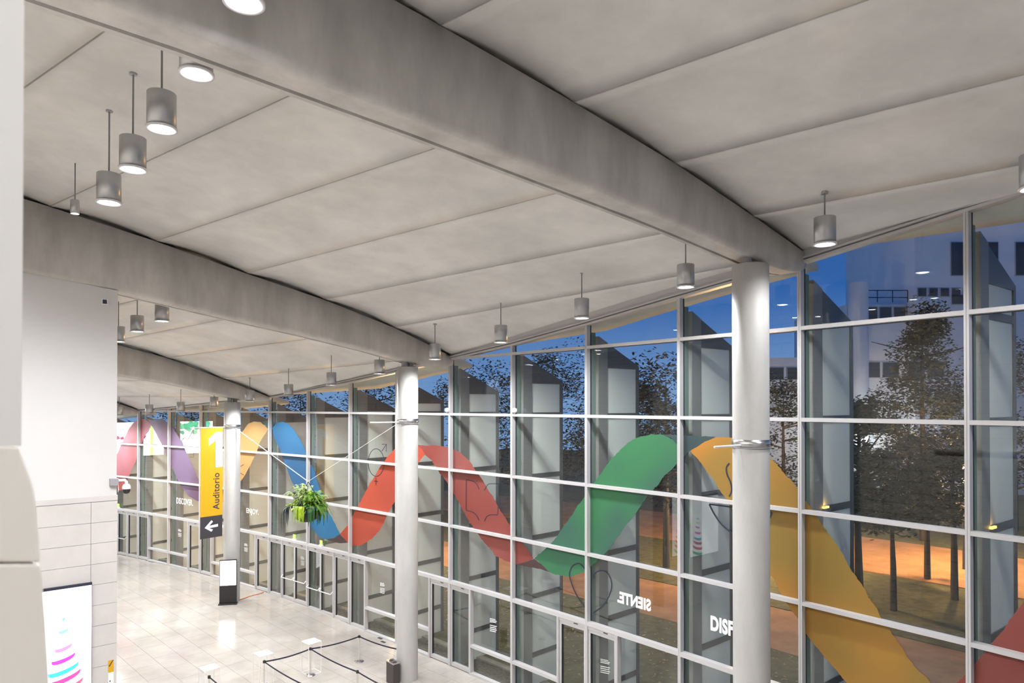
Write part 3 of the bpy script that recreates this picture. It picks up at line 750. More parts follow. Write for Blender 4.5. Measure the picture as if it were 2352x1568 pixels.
RIB = [
 ('pink red ribbon graphic at the far left of the glazing', 'v_pink', [(266, 1046), (270, 1040), (280, 1018), (287, 1003), (296, 985), (305, 972), (314, 965), (322, 962), (331, 962), (339, 966), (347, 975), (340, 991), (332, 1000), (328, 1010), (326, 1018), (314, 1052), (310, 1064), (302, 1080), (296, 1094), (290, 1110), (284, 1124), (272, 1127), (262, 1110)]),
 ('mauve ribbon graphic descending behind the yellow banner', 'v_purple', [(336, 962.5), (349, 964), (362, 963), (374, 962.5), (382, 968), (393, 977), (399, 985), (408, 999), (417, 1014), (424, 1032), (436, 1056), (444, 1074), (454, 1097), (462, 1112), (470, 1150), (454.5, 1151), (445, 1146), (434, 1140), (424, 1127), (415, 1115), (408, 1102), (400, 1083), (391, 1065), (382, 1045), (379, 1033), (373, 1023), (364, 1006), (354, 987), (347, 976), (340, 966)]),
 ('light orange ribbon graphic right of the banner column', 'v_orange', [(505, 1088), (525, 1050), (540, 1020), (551, 998), (560, 987), (570, 973), (583, 968), (598, 969), (609, 977), (615, 985), (613, 990), (604, 1004), (596, 1017), (590, 1036), (581, 1056), (570, 1077), (560, 1096), (551, 1107), (530, 1140), (505, 1160), (500, 1130)]),
 ('blue ribbon graphic passing behind the hanging plant', 'v_blue', [(624, 983), (630, 1005), (636, 1019), (644, 1034), (648, 1047), (653, 1061), (659, 1077), (664, 1089), (668, 1100), (674, 1111), (690, 1150), (705, 1190), (712, 1205), (718, 1215), (724, 1221), (730, 1229), (737, 1234), (746, 1237), (753, 1238), (766, 1235), (781, 1226), (770, 1203), (760, 1184), (753, 1173), (740, 1140), (729, 1107), (723, 1086), (718, 1072), (712, 1066), (701, 1033), (695, 1020), (690, 1010), (680, 994), (672, 983), (664, 976), (656, 971), (649, 968), (640, 969), (634, 973)]),
 ('orange red ribbon graphic rising to the middle column', 'v_red', [(781, 1226), (786, 1220), (795, 1210), (798, 1206), (808, 1187), (813, 1177), (822, 1163), (830, 1148), (836, 1136), (843, 1123), (849, 1110), (856, 1100), (864, 1088), (872, 1073), (883, 1059), (892, 1046), (900, 1038), (906, 1031), (920, 1026), (945, 1023), (959, 1024), (969, 1031), (977, 1043), (967, 1054), (959, 1065), (935, 1105), (905, 1155), (893, 1175), (887, 1187), (882, 1200), (872, 1217), (855, 1236), (838, 1247), (830, 1252), (815, 1253), (805, 1251), (797, 1245)]),
 ('brick red ribbon graphic descending right of the middle column', 'v_dred', [(955, 1022), (960, 1022), (983, 1022.5), (1011, 1023.5), (1028, 1027), (1041, 1032), (1054, 1038), (1066, 1047), (1077, 1055), (1090, 1076), (1099.6, 1089), (1107.5, 1100.6), (1115.5, 1115), (1122, 1127.7), (1131.5, 1140), (1141, 1156), (1149, 1170.7), (1157, 1183.5), (1163, 1193), (1170.5, 1204), (1185.6, 1229.7), (1192, 1234.5), (1203, 1250.5), (1209.5, 1260), (1216, 1269.6), (1225.5, 1282), (1200, 1293), (1186, 1295), (1163, 1288.7), (1149, 1280.7), (1136, 1274), (1131.5, 1265), (1120, 1255), (1112, 1245.6), (1099.6, 1228), (1090, 1215), (1080.4, 1201), (1072.5, 1188), (1063, 1172), (1056.5, 1158), (1048.5, 1143.6), (1041, 1132.5), (1028, 1110), (1019.6, 1098), (1011, 1087), (1000, 1070), (987.7, 1053), (977, 1044), (969, 1032)]),
 ('green ribbon graphic rising to the nearest column', 'v_green', [(1228, 1282), (1237, 1273), (1255, 1258), (1267, 1246), (1282, 1228), (1288, 1216.4), (1300, 1201.5), (1315, 1180.6), (1327, 1160), (1333, 1155), (1343, 1137), (1364, 1109), (1371.4, 1099), (1384, 1081), (1402, 1055.6), (1420, 1038), (1438, 1020), (1458, 1007), (1478.6, 1000.8), (1496.4, 997), (1517, 998), (1532, 1002), (1545, 1009.7), (1556, 1020), (1572, 1046), (1555, 1063), (1542, 1078.6), (1527, 1091), (1512, 1112), (1489, 1137), (1476, 1155), (1463, 1175.5), (1450.5, 1191), (1435, 1208.7), (1422.5, 1229), (1409.7, 1244), (1402, 1257), (1389, 1272.5), (1365.7, 1294), (1342, 1312), (1318, 1322), (1300, 1323), (1276, 1319.4), (1262.7, 1313.5), (1245, 1297)]),
 ('yellow orange ribbon graphic descending behind the nearest column', 'v_yellow', [(1586, 1035), (1606, 1022), (1621, 1010), (1642, 1004.6), (1662, 1003), (1681, 1004.6), (1720, 1018), (1767, 1050), (1784.7, 1065.8), (1802.5, 1088.8), (1820, 1104), (1833, 1122), (1853, 1154), (1860, 1161), (1864, 1168), (1885, 1198), (1901, 1222), (1922.6, 1251), (1938.6, 1278), (1952, 1304.6), (1973, 1334), (1986.5, 1352.5), (1994.5, 1371), (2008, 1387), (2026.5, 1422), (2045, 1448.5), (2069, 1483), (2085, 1510), (2106.4, 1536), (2133, 1560), (2150, 1590), (2120, 1640), (2040, 1650), (1960, 1590), (1938.6, 1560), (1912, 1528), (1890.6, 1504), (1872, 1480.5), (1854.6, 1459), (1832, 1419), (1814.6, 1398), (1794.6, 1363), (1778.7, 1334), (1766.7, 1315), (1740, 1270), (1700, 1200), (1670, 1150), (1665, 1140), (1652, 1124.5), (1637, 1099), (1619, 1076), (1603.6, 1055.6), (1588, 1039)]),
 ('red ribbon graphic at the lower right corner', 'v_dred', [(2450, 1275), (2400, 1330), (2352, 1382), (2338, 1398), (2317, 1424.5), (2306, 1446), (2288, 1464.5), (2274, 1483), (2245, 1518), (2221, 1542), (2210, 1558), (2180, 1580), (2150, 1620), (2250, 1680), (2350, 1640), (2480, 1500), (2520, 1400)]),
]
for lab, m, pts in RIB:
    o = polymesh('ribbon_graphic', pts, m, -.1545, jag=1.0 if pts[0][0] > 900 else .5)
    tag(o, lab, 'window graphic', 'torn paper ribbon graphics on the glazing')
for lab, m, pts in (('small teal overlap between the orange and blue ribbons', 'v_teal', [(598, 967), (612, 967), (634, 969), (626, 978), (624, 986), (615, 984), (609, 976)]),
                    ('small dark overlap between blue and orange red ribbons', 'v_brown', [(748, 1238), (766, 1235.5), (781, 1226), (798, 1246), (781, 1247.5)]),
                    ('dark overlap where brick red meets green ribbon', 'v_brown', [(1186, 1295.6), (1208, 1290), (1227, 1283), (1245, 1297), (1263, 1314), (1240, 1306), (1215, 1302)]),
                    ('dark teal overlap between green and yellow ribbons', 'v_teal', [(1520, 998), (1555, 998.6), (1572, 1001), (1594, 1000), (1606, 1003), (1621, 1001), (1644, 1003), (1630, 1010), (1619, 1013), (1606, 1022), (1598, 1027), (1586, 1034), (1572, 1046), (1557, 1022), (1540, 1005)])):
    o = polymesh('overlap_graphic', pts, m, -.1515, jag=.5); tag(o, lab, 'window graphic', 'dark overlaps between the ribbons')

def stroke(name, lines, wpx, m, label, cat='window graphic', d=-.1495, group=None):
    """pen-line drawing on the glass: thin flat strips along pixel polylines"""
    mb = MB()
    for pts in lines:
        fine = []
        for (a, b), (c, e_) in zip(pts, pts[1:]):
            n = max(1, int(math.hypot(c - a, e_ - b) / 5)); fine += [(a + (c - a) * i / n, b + (e_ - b) * i / n) for i in range(n)]
        fine.append(pts[-1]); vs = []; fs = []
        for i, (x, y) in enumerate(fine):
            x0, y0 = fine[max(0, i - 1)]; x1, y1 = fine[min(len(fine) - 1, i + 1)]; ll = math.hypot(x1 - x0, y1 - y0) or 1
            nx, ny = -(y1 - y0) / ll * wpx / 2, (x1 - x0) / ll * wpx / 2
            for dd in (d, d + .002): vs += [fac(x + nx, y + ny, dd), fac(x - nx, y - ny, dd)]
        for i in range(len(fine) - 1):
            b = i * 4; fs += [(b, b + 4, b + 5, b + 1), (b + 2, b + 3, b + 7, b + 6), (b, b + 2, b + 6, b + 4), (b + 1, b + 5, b + 7, b + 3)]
        fs += [(0, 1, 3, 2), (len(vs) - 4, len(vs) - 2, len(vs) - 1, len(vs) - 3)]
        mb.add(vs, fs)
    o = mb.build(name, m); tag(o, label, cat, group); return o
def crop(x0, y0, sc, pts): return [(x0 + a * sc, y0 + b * sc) for a, b in pts]
def smooth_pts(pts, n=8):
    out = []
    for i in range(len(pts) - 1):
        p0 = pts[max(0, i - 1)]; p1 = pts[i]; p2 = pts[i + 1]; p3 = pts[min(len(pts) - 1, i + 2)]
        for j in range(n):
            t = j / n
            out.append(tuple(.5 * (2 * p1[q] + (p2[q] - p0[q]) * t + (2 * p0[q] - 5 * p1[q] + 4 * p2[q] - p3[q]) * t * t + (3 * p1[q] - p0[q] - 3 * p2[q] + p3[q]) * t ** 3) for q in (0, 1)))
    return out + [pts[-1]]
ell = [(863.9 + 18.2 * math.cos(a * math.pi / 24), 1061.9 + 31.5 * math.sin(a * math.pi / 24)) for a in range(49)]
stroke('line_icon', [ell, [(877, 1036), (887.5, 1020)], [(877, 1020), (887.5, 1020), (887, 1036.7)], [(863.6, 1096.5), (863.6, 1114)], [(858.5, 1104.4), (868.4, 1105)]], 1.5, 'ink', 'dark circle line drawing with arrow and cross left of the middle column', group='line drawings on the glazing')
bk1 = smooth_pts(crop(980, 1040, .1594, [(755, 525), (720, 450), (660, 405), (570, 385)])); bk2 = smooth_pts(crop(980, 1040, .1594, [(567, 825), (660, 850), (720, 900), (755, 970)]))
bk3 = smooth_pts(crop(980, 1040, .1594, [(830, 540), (870, 470), (910, 445), (1035, 443)])); bk4 = smooth_pts(crop(980, 1040, .1594, [(1020, 890), (920, 890), (860, 920), (830, 985)]))
stroke('line_icon', [bk1 + bk2, bk3 + crop(980, 1040, .1594, [(1033, 750)]) + bk4], 1.5, 'ink', 'dark open book line drawing on the brick red ribbon', group='line drawings on the glazing')
h1 = smooth_pts(crop(1300, 1200, .2347, [(205, 480), (150, 410), (110, 400), (60, 430), (35, 500), (50, 580), (100, 700), (190, 835)]))
h2 = smooth_pts(crop(1300, 1200, .2347, [(268, 550), (280, 500), (330, 470), (390, 480), (430, 530), (448, 620), (420, 720), (360, 810), (268, 885)]))
stroke('line_icon', [h1, h2], 2.9, 'ink', 'large dark heart line drawing left of the mirrored white word', group='line drawings on the glazing')
C3 = lambda pts: crop(260, 930, .12757, pts)
stroke('line_icon', [C3([(1235, 640), (1290, 565), (1335, 640), (1445, 440)]), C3([(1390, 440), (1447, 440), (1450, 555)]), C3([(1240, 430), (1180, 430), (1180, 540)]), C3([(1380, 940), (1445, 940), (1445, 850)])], .9, 'ink', 'thin dark rising chart arrow drawing left of the yellow banner', group='line drawings on the glazing')
C4 = lambda pts: crop(1300, 900, .2551, pts)
stroke('line_icon', [smooth_pts(C4([(1470, 640), (1445, 680), (1450, 740), (1480, 810), (1492, 870), (1485, 910), (1468, 940)])), C4([(1290, 1010), (1495, 1035), (1855, 1085)]), smooth_pts(C4([(1290, 1010), (1330, 1090), (1400, 1190), (1500, 1270), (1620, 1310), (1740, 1260), (1830, 1140), (1855, 1085)]))], 3.6, 'ink', 'dark nose and open smile line drawing behind the nearest column', group='line drawings on the glazing')
C5 = lambda pts: crop(200, 800, .213, pts)
stroke('line_icon', [C5([(1640, 1280), (1690, 1250)]), C5([(1640, 1335), (1690, 1365)]), C5([(1600, 1300), (1645, 1307)])], 1.2, 'ink', 'small dark pen strokes on the light orange ribbon', group='line drawings on the glazing')

# words on the glass
def text_mesh(body, bold=.0, space=1.0):
    cu = bpy.data.curves.new('tmp_text', 'FONT'); cu.body = body; cu.size = 1.0; cu.offset = bold; cu.space_character = space; cu.fill_mode = 'BOTH'; cu.extrude = .002
    o = bpy.data.objects.new('tmp_text', cu); COL.objects.link(o)
    dg = bpy.context.evaluated_depsgraph_get(); me = bpy.data.meshes.new_from_object(o.evaluated_get(dg))
    bpy.data.objects.remove(o); bpy.data.curves.remove(cu)
    xs = [v.co.x for v in me.vertices]; ys = [v.co.y for v in me.vertices]
    x0, x1, y0, y1 = min(xs), max(xs), min(ys), max(ys)
    for v in me.vertices: v.co.x = (v.co.x - x0) / (x1 - x0); v.co.y = (v.co.y - y0) / (y1 - y0)
    return me
def word_on_glass(body, u0, v0, u1, hpx, label, mirror=False, d=-.1495):
    """baseline from pixel (u0,v0) to column u1 on the facade, cap height hpx at the left end"""
    k = None
    A = fac(u0, v0, d); k = min(range(-3, 14), key=lambda q: 0 if -.02 <= (A.xy - _M[q]).dot(ctang(q)) <= L + .02 else 9)
    n = cnin(k); B = onplane(u1, v0, _M[k] + n * d, n); B.z = A.z
    Tp = onplane(u0, v0 - hpx, _M[k] + n * d, n); h = Tp.z - A.z
    me = text_mesh(body, .05 if hpx > 20 else .012, 1.06); e = B - A; nn = Vector((n.x, n.y, 0))
    for v in me.vertices:
        x = 1 - v.co.x if mirror else v.co.x
        q = A + e * x + Vector((0, 0, h * v.co.y)) + nn * v.co.z; v.co = q
    me.name = 'word'; me.materials.clear(); me.materials.append(MT['white_vinyl'])
    o = bpy.data.objects.new('white_lettering', me); COL.objects.link(o); tag(o, label, 'lettering', 'white words on the glazing'); return o
word_on_glass('DISCOVER.', 405.5, 1156, 443, 14, 'small white word DISCOVER under the mauve ribbon')
word_on_glass('ENJOY.', 566, 1181, 594, 15, 'small white word ENJOY right of the banner column')
word_on_glass('SIENTE.', 1418, 1383, 1495, 27, 'mirrored white word SIENTE right of the heart drawing', True)
word_on_glass('DISFRUTA.', 1632, 1447, 1769, 35, 'white word DISFRUTA cut by the nearest column')
# small white notice lines on doors and panes
def notice(u, v, wpx, hpx, label):
    lines = []
    for i, w in enumerate((.8, 1, .9)): lines.append([(u, v + i * hpx * .11), (u + wpx * w, v + i * hpx * .11 + wpx * w * .22)])
    for i, w in enumerate((1, .95, 1, .9)): lines.append([(u, v + hpx * .5 + i * hpx * .14), (u + wpx * w, v + hpx * .5 + i * hpx * .14 + wpx * w * .22)])
    stroke('notice_lettering', lines, max(.9, hpx * .055), 'white_vinyl', label, 'lettering', group='small white notices on the glazing')
notice(1125, 1420, 16, 30, 'small white printed lines on the pane right of the middle column')
notice(1379, 1513, 22, 32, 'small white printed lines on the door under the mirrored word')
notice(873, 1338, 11, 24, 'small white printed lines on the pane left of the middle column')
notice(691, 1278, 8, 20, 'small white printed lines on the panic bar door')
notice(561, 1248, 8, 18, 'small white printed lines right of the display totem')
notice(409, 1215, 8, 17, 'small white printed lines left of the yellow banner')

# green emergency signs standing on the door transom
for (u, v, lab) in ((676, 1237, 'left green exit sign on the door transom under the plant'), (737.5, 1249, 'right green exit sign on the door transom'), (272, 1158, 'green exit sign cut by the white wall block edge')):
    p = fac(u, v, -.06); k = min(range(-3, 14), key=lambda q: abs((p.xy - _M[q] - ctang(q) * L / 2).dot(ctang(q)))); zt_ = HC + R1 - 6 + .06
    ex = empty('exit_sign', (p.x, p.y, zt_)); tag(ex, lab, 'exit sign', 'green exit signs')
    mb = MB(); mb.obox(p, ctang(k), cnin(k), -.11, .11, -.05, .05, zt_, zt_ + .08); mb.build('base', 'white_gloss', ex)
    mb = MB(); mb.obox(p, ctang(k), cnin(k), -.09, .09, -.012, .012, zt_ + .08, zt_ + .27); mb.build('lit_panel', 'exit_green', ex)
# small projectors / detectors on the glazing bars
for u, v, lab in ((1182, 944, 'small white round sensor on the fourth glazing bar'), (1027, 945, 'small white sensor on the glazing bar right of the middle column')):
    p = fac(u, v, .03); ss = empty('sensor', (p.x, p.y, HC + R1 + .05)); tag(ss, lab, 'sensor', 'small sensors on the glazing')
    z_ = HC + R1 + .043
    mb = MB(); mb.lathe([(.03, 0), (.03, .03)], (p.x, p.y, z_), 14); mb.build('base', 'grey_box', ss)
    mb = MB(); mb.lathe([(.02, .03), (.075, .05), (.085, .11), (.075, .17), (.02, .19)], (p.x, p.y, z_), 18); mb.build('body', 'white_gloss', ss)

# ================================================================== THINGS IN THE HALL
# banner on the column bracket
c9 = colc[9]; b1 = nin(9); a1 = tang(9)
bn = empty('hanging_banner', (c9.x + b1.x * 1.2, c9.y + b1.y * 1.2, HC - 6)); tag(bn, 'yellow vertical banner reading 1 Auditorio with a dark arrow foot', 'banner')
D0, D1, ZT, ZM, ZB = .47, 1.50, HC - .985, HC - 5.0, HC - 5.97
def bq(d, a, z): return Vector((c9.x + b1.x * d + a1.x * a, c9.y + b1.y * d + a1.y * a, z))
def bbox(mb, d0, d1, a0, a1_, z0, z1): return mb.obox((c9.x, c9.y), b1, a1, d0, d1, a0, a1_, z0, z1)
mb = MB(); bbox(mb, D0, D1, -.006, .006, ZM, ZT); mb.build('yellow_cloth', 'yellow', bn)
mb = MB(); bbox(mb, D0, D1, -.006, .006, ZB, ZM); mb.build('dark_foot', 'slate', bn)
mb = MB(); mb.tube([bq(D0 - .01, 0, ZB), bq(D1 + .01, 0, ZB)], .012, 6); mb.build('bottom_rod', 'slate', bn)
# x along the visible face runs from the left (D1) to the right (D0)
def bface(x, z): return bq(D1 - x * (D1 - D0), -.0085, z)
def bpoly(name, pts, m):
    mb = MB(); n = len(pts); fr = [bface(x, z) for x, z in pts]; bk_ = [p + Vector((a1.x, a1.y, 0)) * .002 for p in fr]
    bm = bmesh.new(); f = bm.faces.new([bm.verts.new(p) for p in fr]); bm.normal_update(); bmesh.ops.triangulate(bm, faces=[f])
    me = bpy.data.meshes.new(name); bm.to_mesh(me); bm.free(); me.materials.append(MT[m]); o = bpy.data.objects.new(name, me); COL.objects.link(o); setpar(o, bn)
    md = o.modifiers.new('t', 'SOLIDIFY'); md.thickness = .002; return o
Hb = ZT - ZB
def zb_(y): return ZT - (y - 115) / (1492 - 115) * Hb       # y in the zoomed crop of the banner
bpoly('numeral', [(.36, zb_(255)), (.70, zb_(172)), (1.0, zb_(172)), (1.0, zb_(617)), (.68, zb_(617)), (.68, zb_(277)), (.36, zb_(343))], 'white_vinyl')
bpoly('arrow', [(.19, zb_(1362)), (.50, zb_(1275)), (.57, zb_(1297)), (.40, zb_(1342)), (.80, zb_(1332)), (.80, zb_(1366)), (.40, zb_(1372)), (.57, zb_(1395)), (.50, zb_(1420))], 'white_vinyl')
me = text_mesh('Auditorio', .012, 1.06)
for v in me.vertices:
    y = v.co.x; x = v.co.y                                  # runs upwards, letters' tops to the left
    v.co = bface(.86 - x * .30, zb_(1150) + (zb_(690) - zb_(1150)) * y) + Vector((a1.x, a1.y, 0)) * (-.002 + v.co.z)
me.materials.clear(); me.materials.append(MT['slate']); o = bpy.data.objects.new('lettering', me); COL.objects.link(o); setpar(o, bn)

# hanging planter with its two cables
pc = Vector((-8.27, 27.3, HC - 4.0))
pl = empty('hanging_planter', (pc.x, pc.y, pc.z - .66)); tag(pl, 'black hanging bowl overflowing with ferns and trailing plants', 'plant')
mb = MB(); mb.lathe([(.0, -.66), (.22, -.65), (.40, -.55), (.52, -.38), (.585, -.15), (.60, 0), (.57, 0), (.55, -.12), (.0, -.14)], pc, 36, False, False); mb.build('bowl', 'charcoal', pl)
apex = pc + Vector((.05, 0, .95))
for i in range(3):
    a = i * 2.094 + .4; mb = MB(); mb.tube([pc + Vector((.58 * math.cos(a), .58 * math.sin(a), 0)), apex], .012, 6); mb.build('chain', 'black', pl)
rp_ = random.Random(3)
def frond(mb, base, az, length, rise, droop, wid, nl=13):
    pts = []
    for i in range(nl + 1):
        t = i / nl; r = length * t; z = rise * math.sin(min(1, t * 1.4) * math.pi / 2) - droop * t * t
        pts.append(base + Vector((r * math.cos(az), r * math.sin(az), z)))
    side = Vector((-math.sin(az), math.cos(az), 0))
    for i in range(1, nl + 1):
        t = i / nl; p = pts[i]; q = pts[i - 1]; w = wid * math.sin(math.pi * min(.97, .12 + .88 * t)) + .012
        fwd = (p - q)
        for sgn in (-1, 1):
            a = q.lerp(p, .1); b_ = q.lerp(p, .85); tip = p + side * (sgn * w) + fwd * .8 + Vector((0, 0, -w * .35))
            mb.add([a, b_, tip], [(0, 1, 2)])
def trail(mb, base, az, out, drop, w, nl=7):
    side = Vector((-math.sin(az), math.cos(az), 0)); vs = []; fs = []
    for i in range(nl + 1):
        t = i / nl; r = out * math.sin(min(1, t * 1.5) * math.pi / 2); z = .10 * math.sin(t * math.pi) - drop * t ** 1.5
        ww = w * (1 - t) ** .6 + .004; p = base + Vector((r * math.cos(az), r * math.sin(az), z))
        vs += [p + side * ww, p - side * ww]
    for i in range(nl): b = i * 2; fs.append((b, b + 1, b + 3, b + 2))
    mb.add(vs, fs)
def leafy(name, c1, c2):
    m = mat(name, c1, .5, col2=c2, scale=9.0); return m
MT['fern'] = leafy('fern_green', (.19, .36, .022), (.06, .16, .012)); MT['lime'] = leafy('lime_green', (.42, .58, .02), (.20, .36, .015))
MT['deep'] = leafy('deep_green', (.035, .15, .03), (.016, .06, .018)); MT['grey_green'] = leafy('grey_green', (.10, .15, .11), (.035, .065, .05)); MT['pale'] = leafy('pale_green', (.45, .55, .22), (.22, .32, .10))
rim = lambda a, r=.45: pc + Vector((r * math.cos(a), r * math.sin(a), .02))
def leafclump(mb, n, az0, az1, r0, r1, z0, z1, size):
    """small pointed leaves on a mound above the bowl"""
    for i in range(n):
        a = rp_.uniform(az0, az1); h = rp_.random(); r = (r0 + (r1 - r0) * rp_.random()) * math.cos(h * 1.2); p = pc + Vector((r * math.cos(a), r * math.sin(a), z0 + (z1 - z0) * h))
        b = a + rp_.uniform(-1.1, 1.1); d1 = Vector((math.cos(b), math.sin(b), rp_.uniform(-.9, .5))).normalized(); sd = d1.cross(Vector((0, 0, 1))).normalized(); s_ = size * rp_.uniform(.6, 1.3)
        mb.add([p, p + d1 * s_ * .5 + sd * s_ * .22, p + d1 * s_ + Vector((0, 0, -.15 * s_)), p + d1 * s_ * .5 - sd * s_ * .22], [(0, 1, 2, 3)])
mb = MB()
for i in range(60): a = rp_.uniform(-1.3, 1.6); frond(mb, rim(a, rp_.uniform(.05, .5)), a + rp_.uniform(-.6, .6), rp_.uniform(.28, .62), rp_.uniform(.12, .60), rp_.uniform(.1, .5), .10)
leafclump(mb, 420, -1.5, 1.6, .25, .78, -.08, .55, .17)
for i in range(16): a = rp_.uniform(-.7, .6); frond(mb, rim(a, .5), a, rp_.uniform(.4, .62), .15, rp_.uniform(.4, .75), .09)
mb.build('green_fern', 'fern', pl)
mb = MB()
for i in range(30): a = rp_.uniform(1.6, 4.6); frond(mb, rim(a, rp_.uniform(.0, .4)), a + rp_.uniform(-.7, .7), rp_.uniform(.2, .55), rp_.uniform(.45, .95), rp_.uniform(.1, .4), .09)
for i in range(8): a = rp_.uniform(2.6, 3.6); frond(mb, rim(a, .3), a, rp_.uniform(.5, .8), rp_.uniform(.5, .7), .25, .08)
leafclump(mb, 130, 1.6, 4.8, .1, .5, .1, .85, .16)
mb.build('pale_fern', 'pale', pl)
mb = MB()
for i in range(20): a = -1.68 + rp_.uniform(-.22, .22); trail(mb, rim(a, .60), a + rp_.uniform(-.2, .2), rp_.uniform(.04, .10), rp_.uniform(.40, .66), .040)
leafclump(mb, 170, 2.7, 4.4, .35, .75, -.05, .28, .15)
leafclump(mb, 60, -1.9, -.9, .1, .4, .25, .65, .17)
mb.build('lime_leaves', 'lime', pl)
mb = MB()
for i in range(26): a = math.pi + rp_.uniform(-.25, .65); trail(mb, rim(a, .58), a + rp_.uniform(-.3, .2), rp_.uniform(.10, .42), rp_.uniform(.65, 1.15), .042, 9)
leafclump(mb, 200, 2.2, 4.9, .1, .5, .05, .75, .17)
mb.build('grey_green_trailer', 'grey_green', pl)
mb = MB()
for i in range(40): a = rp_.uniform(-1.2, .25); trail(mb, rim(a, .58), a + rp_.uniform(-.3, .3), rp_.uniform(.06, .28), rp_.uniform(.30, .82), .055)
leafclump(mb, 240, -1.4, 1.4, .2, .8, -.2, .35, .2)
mb.build('deep_green_leaves', 'deep', pl)
mb = MB()
for i in range(14): a = -2.0 + rp_.uniform(-.16, .14); trail(mb, rim(a, .61), a, rp_.uniform(.03, .09), rp_.uniform(.35, .66), .028)
mb.build('variegated_trailer', 'pale', pl)
for kb, lab in ((9, 'thin white cable from the banner column to the hanging plant'), (5, 'thin white cable from the middle column to the hanging plant')):
    c = colc[kb]; zb2 = HC + {5: -.55, 9: -1.05}[kb]; dv = (Vector((apex.x, apex.y)) - Vector((c.x, c.y))).normalized()
    mb = MB(); mb.tube([(c.x + dv.x * .37, c.y + dv.y * .37, zb2), apex], .014 if kb == 9 else .008, 6); o = mb.build('support_cable', 'white_gloss'); tag(o, lab, 'cable', 'cables of the hanging plant')

# display totem
tf = onz(524, 1385, HC - 9.03); tz = zfloor(tf.x, tf.y); tb = Vector((tf.x + .05, tf.y - .12))
ang = math.radians(12.5); ux = Vector((math.cos(ang), math.sin(ang))); uy = Vector((-ux.y, ux.x))     # uy points away from the viewer
to = empty('display_totem', (tb.x, tb.y, tz)); tag(to, 'black display totem with a bright white screen before the banner column', 'display')
mb = MB(); mb.obox(tb, ux, uy, -.40, .40, -.18, .16, tz, tz + .05); mb.build('base_plate', 'black', to, bevel=.01)
mb = MB(); mb.obox(tb, ux, uy, -.37, .37, -.05, .05, tz + .05, tz + 2.02); mb.build('housing', 'black', to, bevel=.012)
mb = MB(); mb.obox(tb, ux, uy, -.345, .345, -.056, -.05, tz + .86, tz + 1.98); scr = mb.build('screen', 'screen', to)
MT['pr_violet'] = emis('print_pale_violet', (.55, .5, .85), .9)
mb = MB()
for i, (w, z) in enumerate(((.03, 1.36), (.06, 1.29), (.09, 1.21), (.13, 1.12), (.16, 1.03))): mb.obox(tb, ux, uy, -w + .02, w + .02, -.0585, -.0562, tz + z, tz + z + .022)
mb.build('spiral_tree_print', 'pr_violet', to)
for sx in (-.33, .33):
    for sy in (-.13, .11):
        mb = MB(); mb.obox(tb, ux, uy, sx - .03, sx + .03, sy - .03, sy + .03, tz - .001, tz + .02); mb.build('castor', 'black', to)
# orange cable from the totem to the glazing
pa, pb = onz(545, 1379, HC - 9.03), onz(606, 1360, HC - 9.03)
pts = [pa.lerp(pb, i / 12.0) for i in range(13)]
mb = MB(); mb.tube([(p.x + .03 * math.sin(i * .8), p.y, zfloor(p.x, p.y) + .015) for i, p in enumerate(pts)], .018, 6); o = mb.build('floor_cable', 'orange_cable'); tag(o, 'orange cable on the floor running from the totem to the glazing', 'cable')

# queue posts and belts
PH = .95
def qpost(pos, label, group='steel queue posts'):
    x, y = pos; z = zfloor(x, y); r = empty('queue_post', (x, y, z)); tag(r, label, 'queue post', group)
    mb = MB(); mb.lathe([(.17, 0), (.17, .012), (.10, .03), (.035, .05)], (x, y, z), 28); mb.build('base', 'chrome', r)
    mb = MB(); mb.lathe([(.030, .04), (.030, PH - .09)], (x, y, z), 16); mb.build('post', 'chrome', r)
    mb = MB(); mb.lathe([(.036, PH - .09), (.045, PH - .08), (.045, PH - .02), (.035, PH)], (x, y, z), 16); mb.build('belt_head', 'black', r)
    return Vector((x, y, z))
def top_at(u, v): q = onz(u, v, .95); return onz(u, v, zfloor(q.x, q.y) + PH - .03).xy
QA = qpost(onz(825, 1518, .01).xy, 'steel queue post left of the middle column, nearest the glazing')
QB = qpost(onz(713, 1546, .06).xy, 'steel queue post standing inside the frame of the right white plinth')
QC = qpost(top_at(607, 1518), 'steel queue post before the middle white plinth')
QD = qpost(top_at(480.5, 1553), 'steel queue post before the left white plinth')
QE = qpost(top_at(821, 1541), 'steel queue post at the bottom edge beside the bin')
QF = qpost((QE.x + (QE.x - QB.x), QE.y + (QE.y - QB.y)), 'steel queue post below the picture, in line with the bin')
QG = qpost((QC.x + (QE.x - QB.x), QC.y + (QE.y - QB.y)), 'steel queue post below the picture, second lane')
QH = qpost((QG.x + (QE.x - QB.x), QG.y + (QE.y - QB.y)), 'steel queue post below the picture, end of second lane')
QI = qpost((QD.x + (QE.x - QB.x), QD.y + (QE.y - QB.y)), 'steel queue post below the picture, third lane')
c5 = colc[5]; da5 = (QA.xy - c5.xy).normalized(); QZ = Vector((c5.x + da5.x * .37, c5.y + da5.y * .37, c5.z))
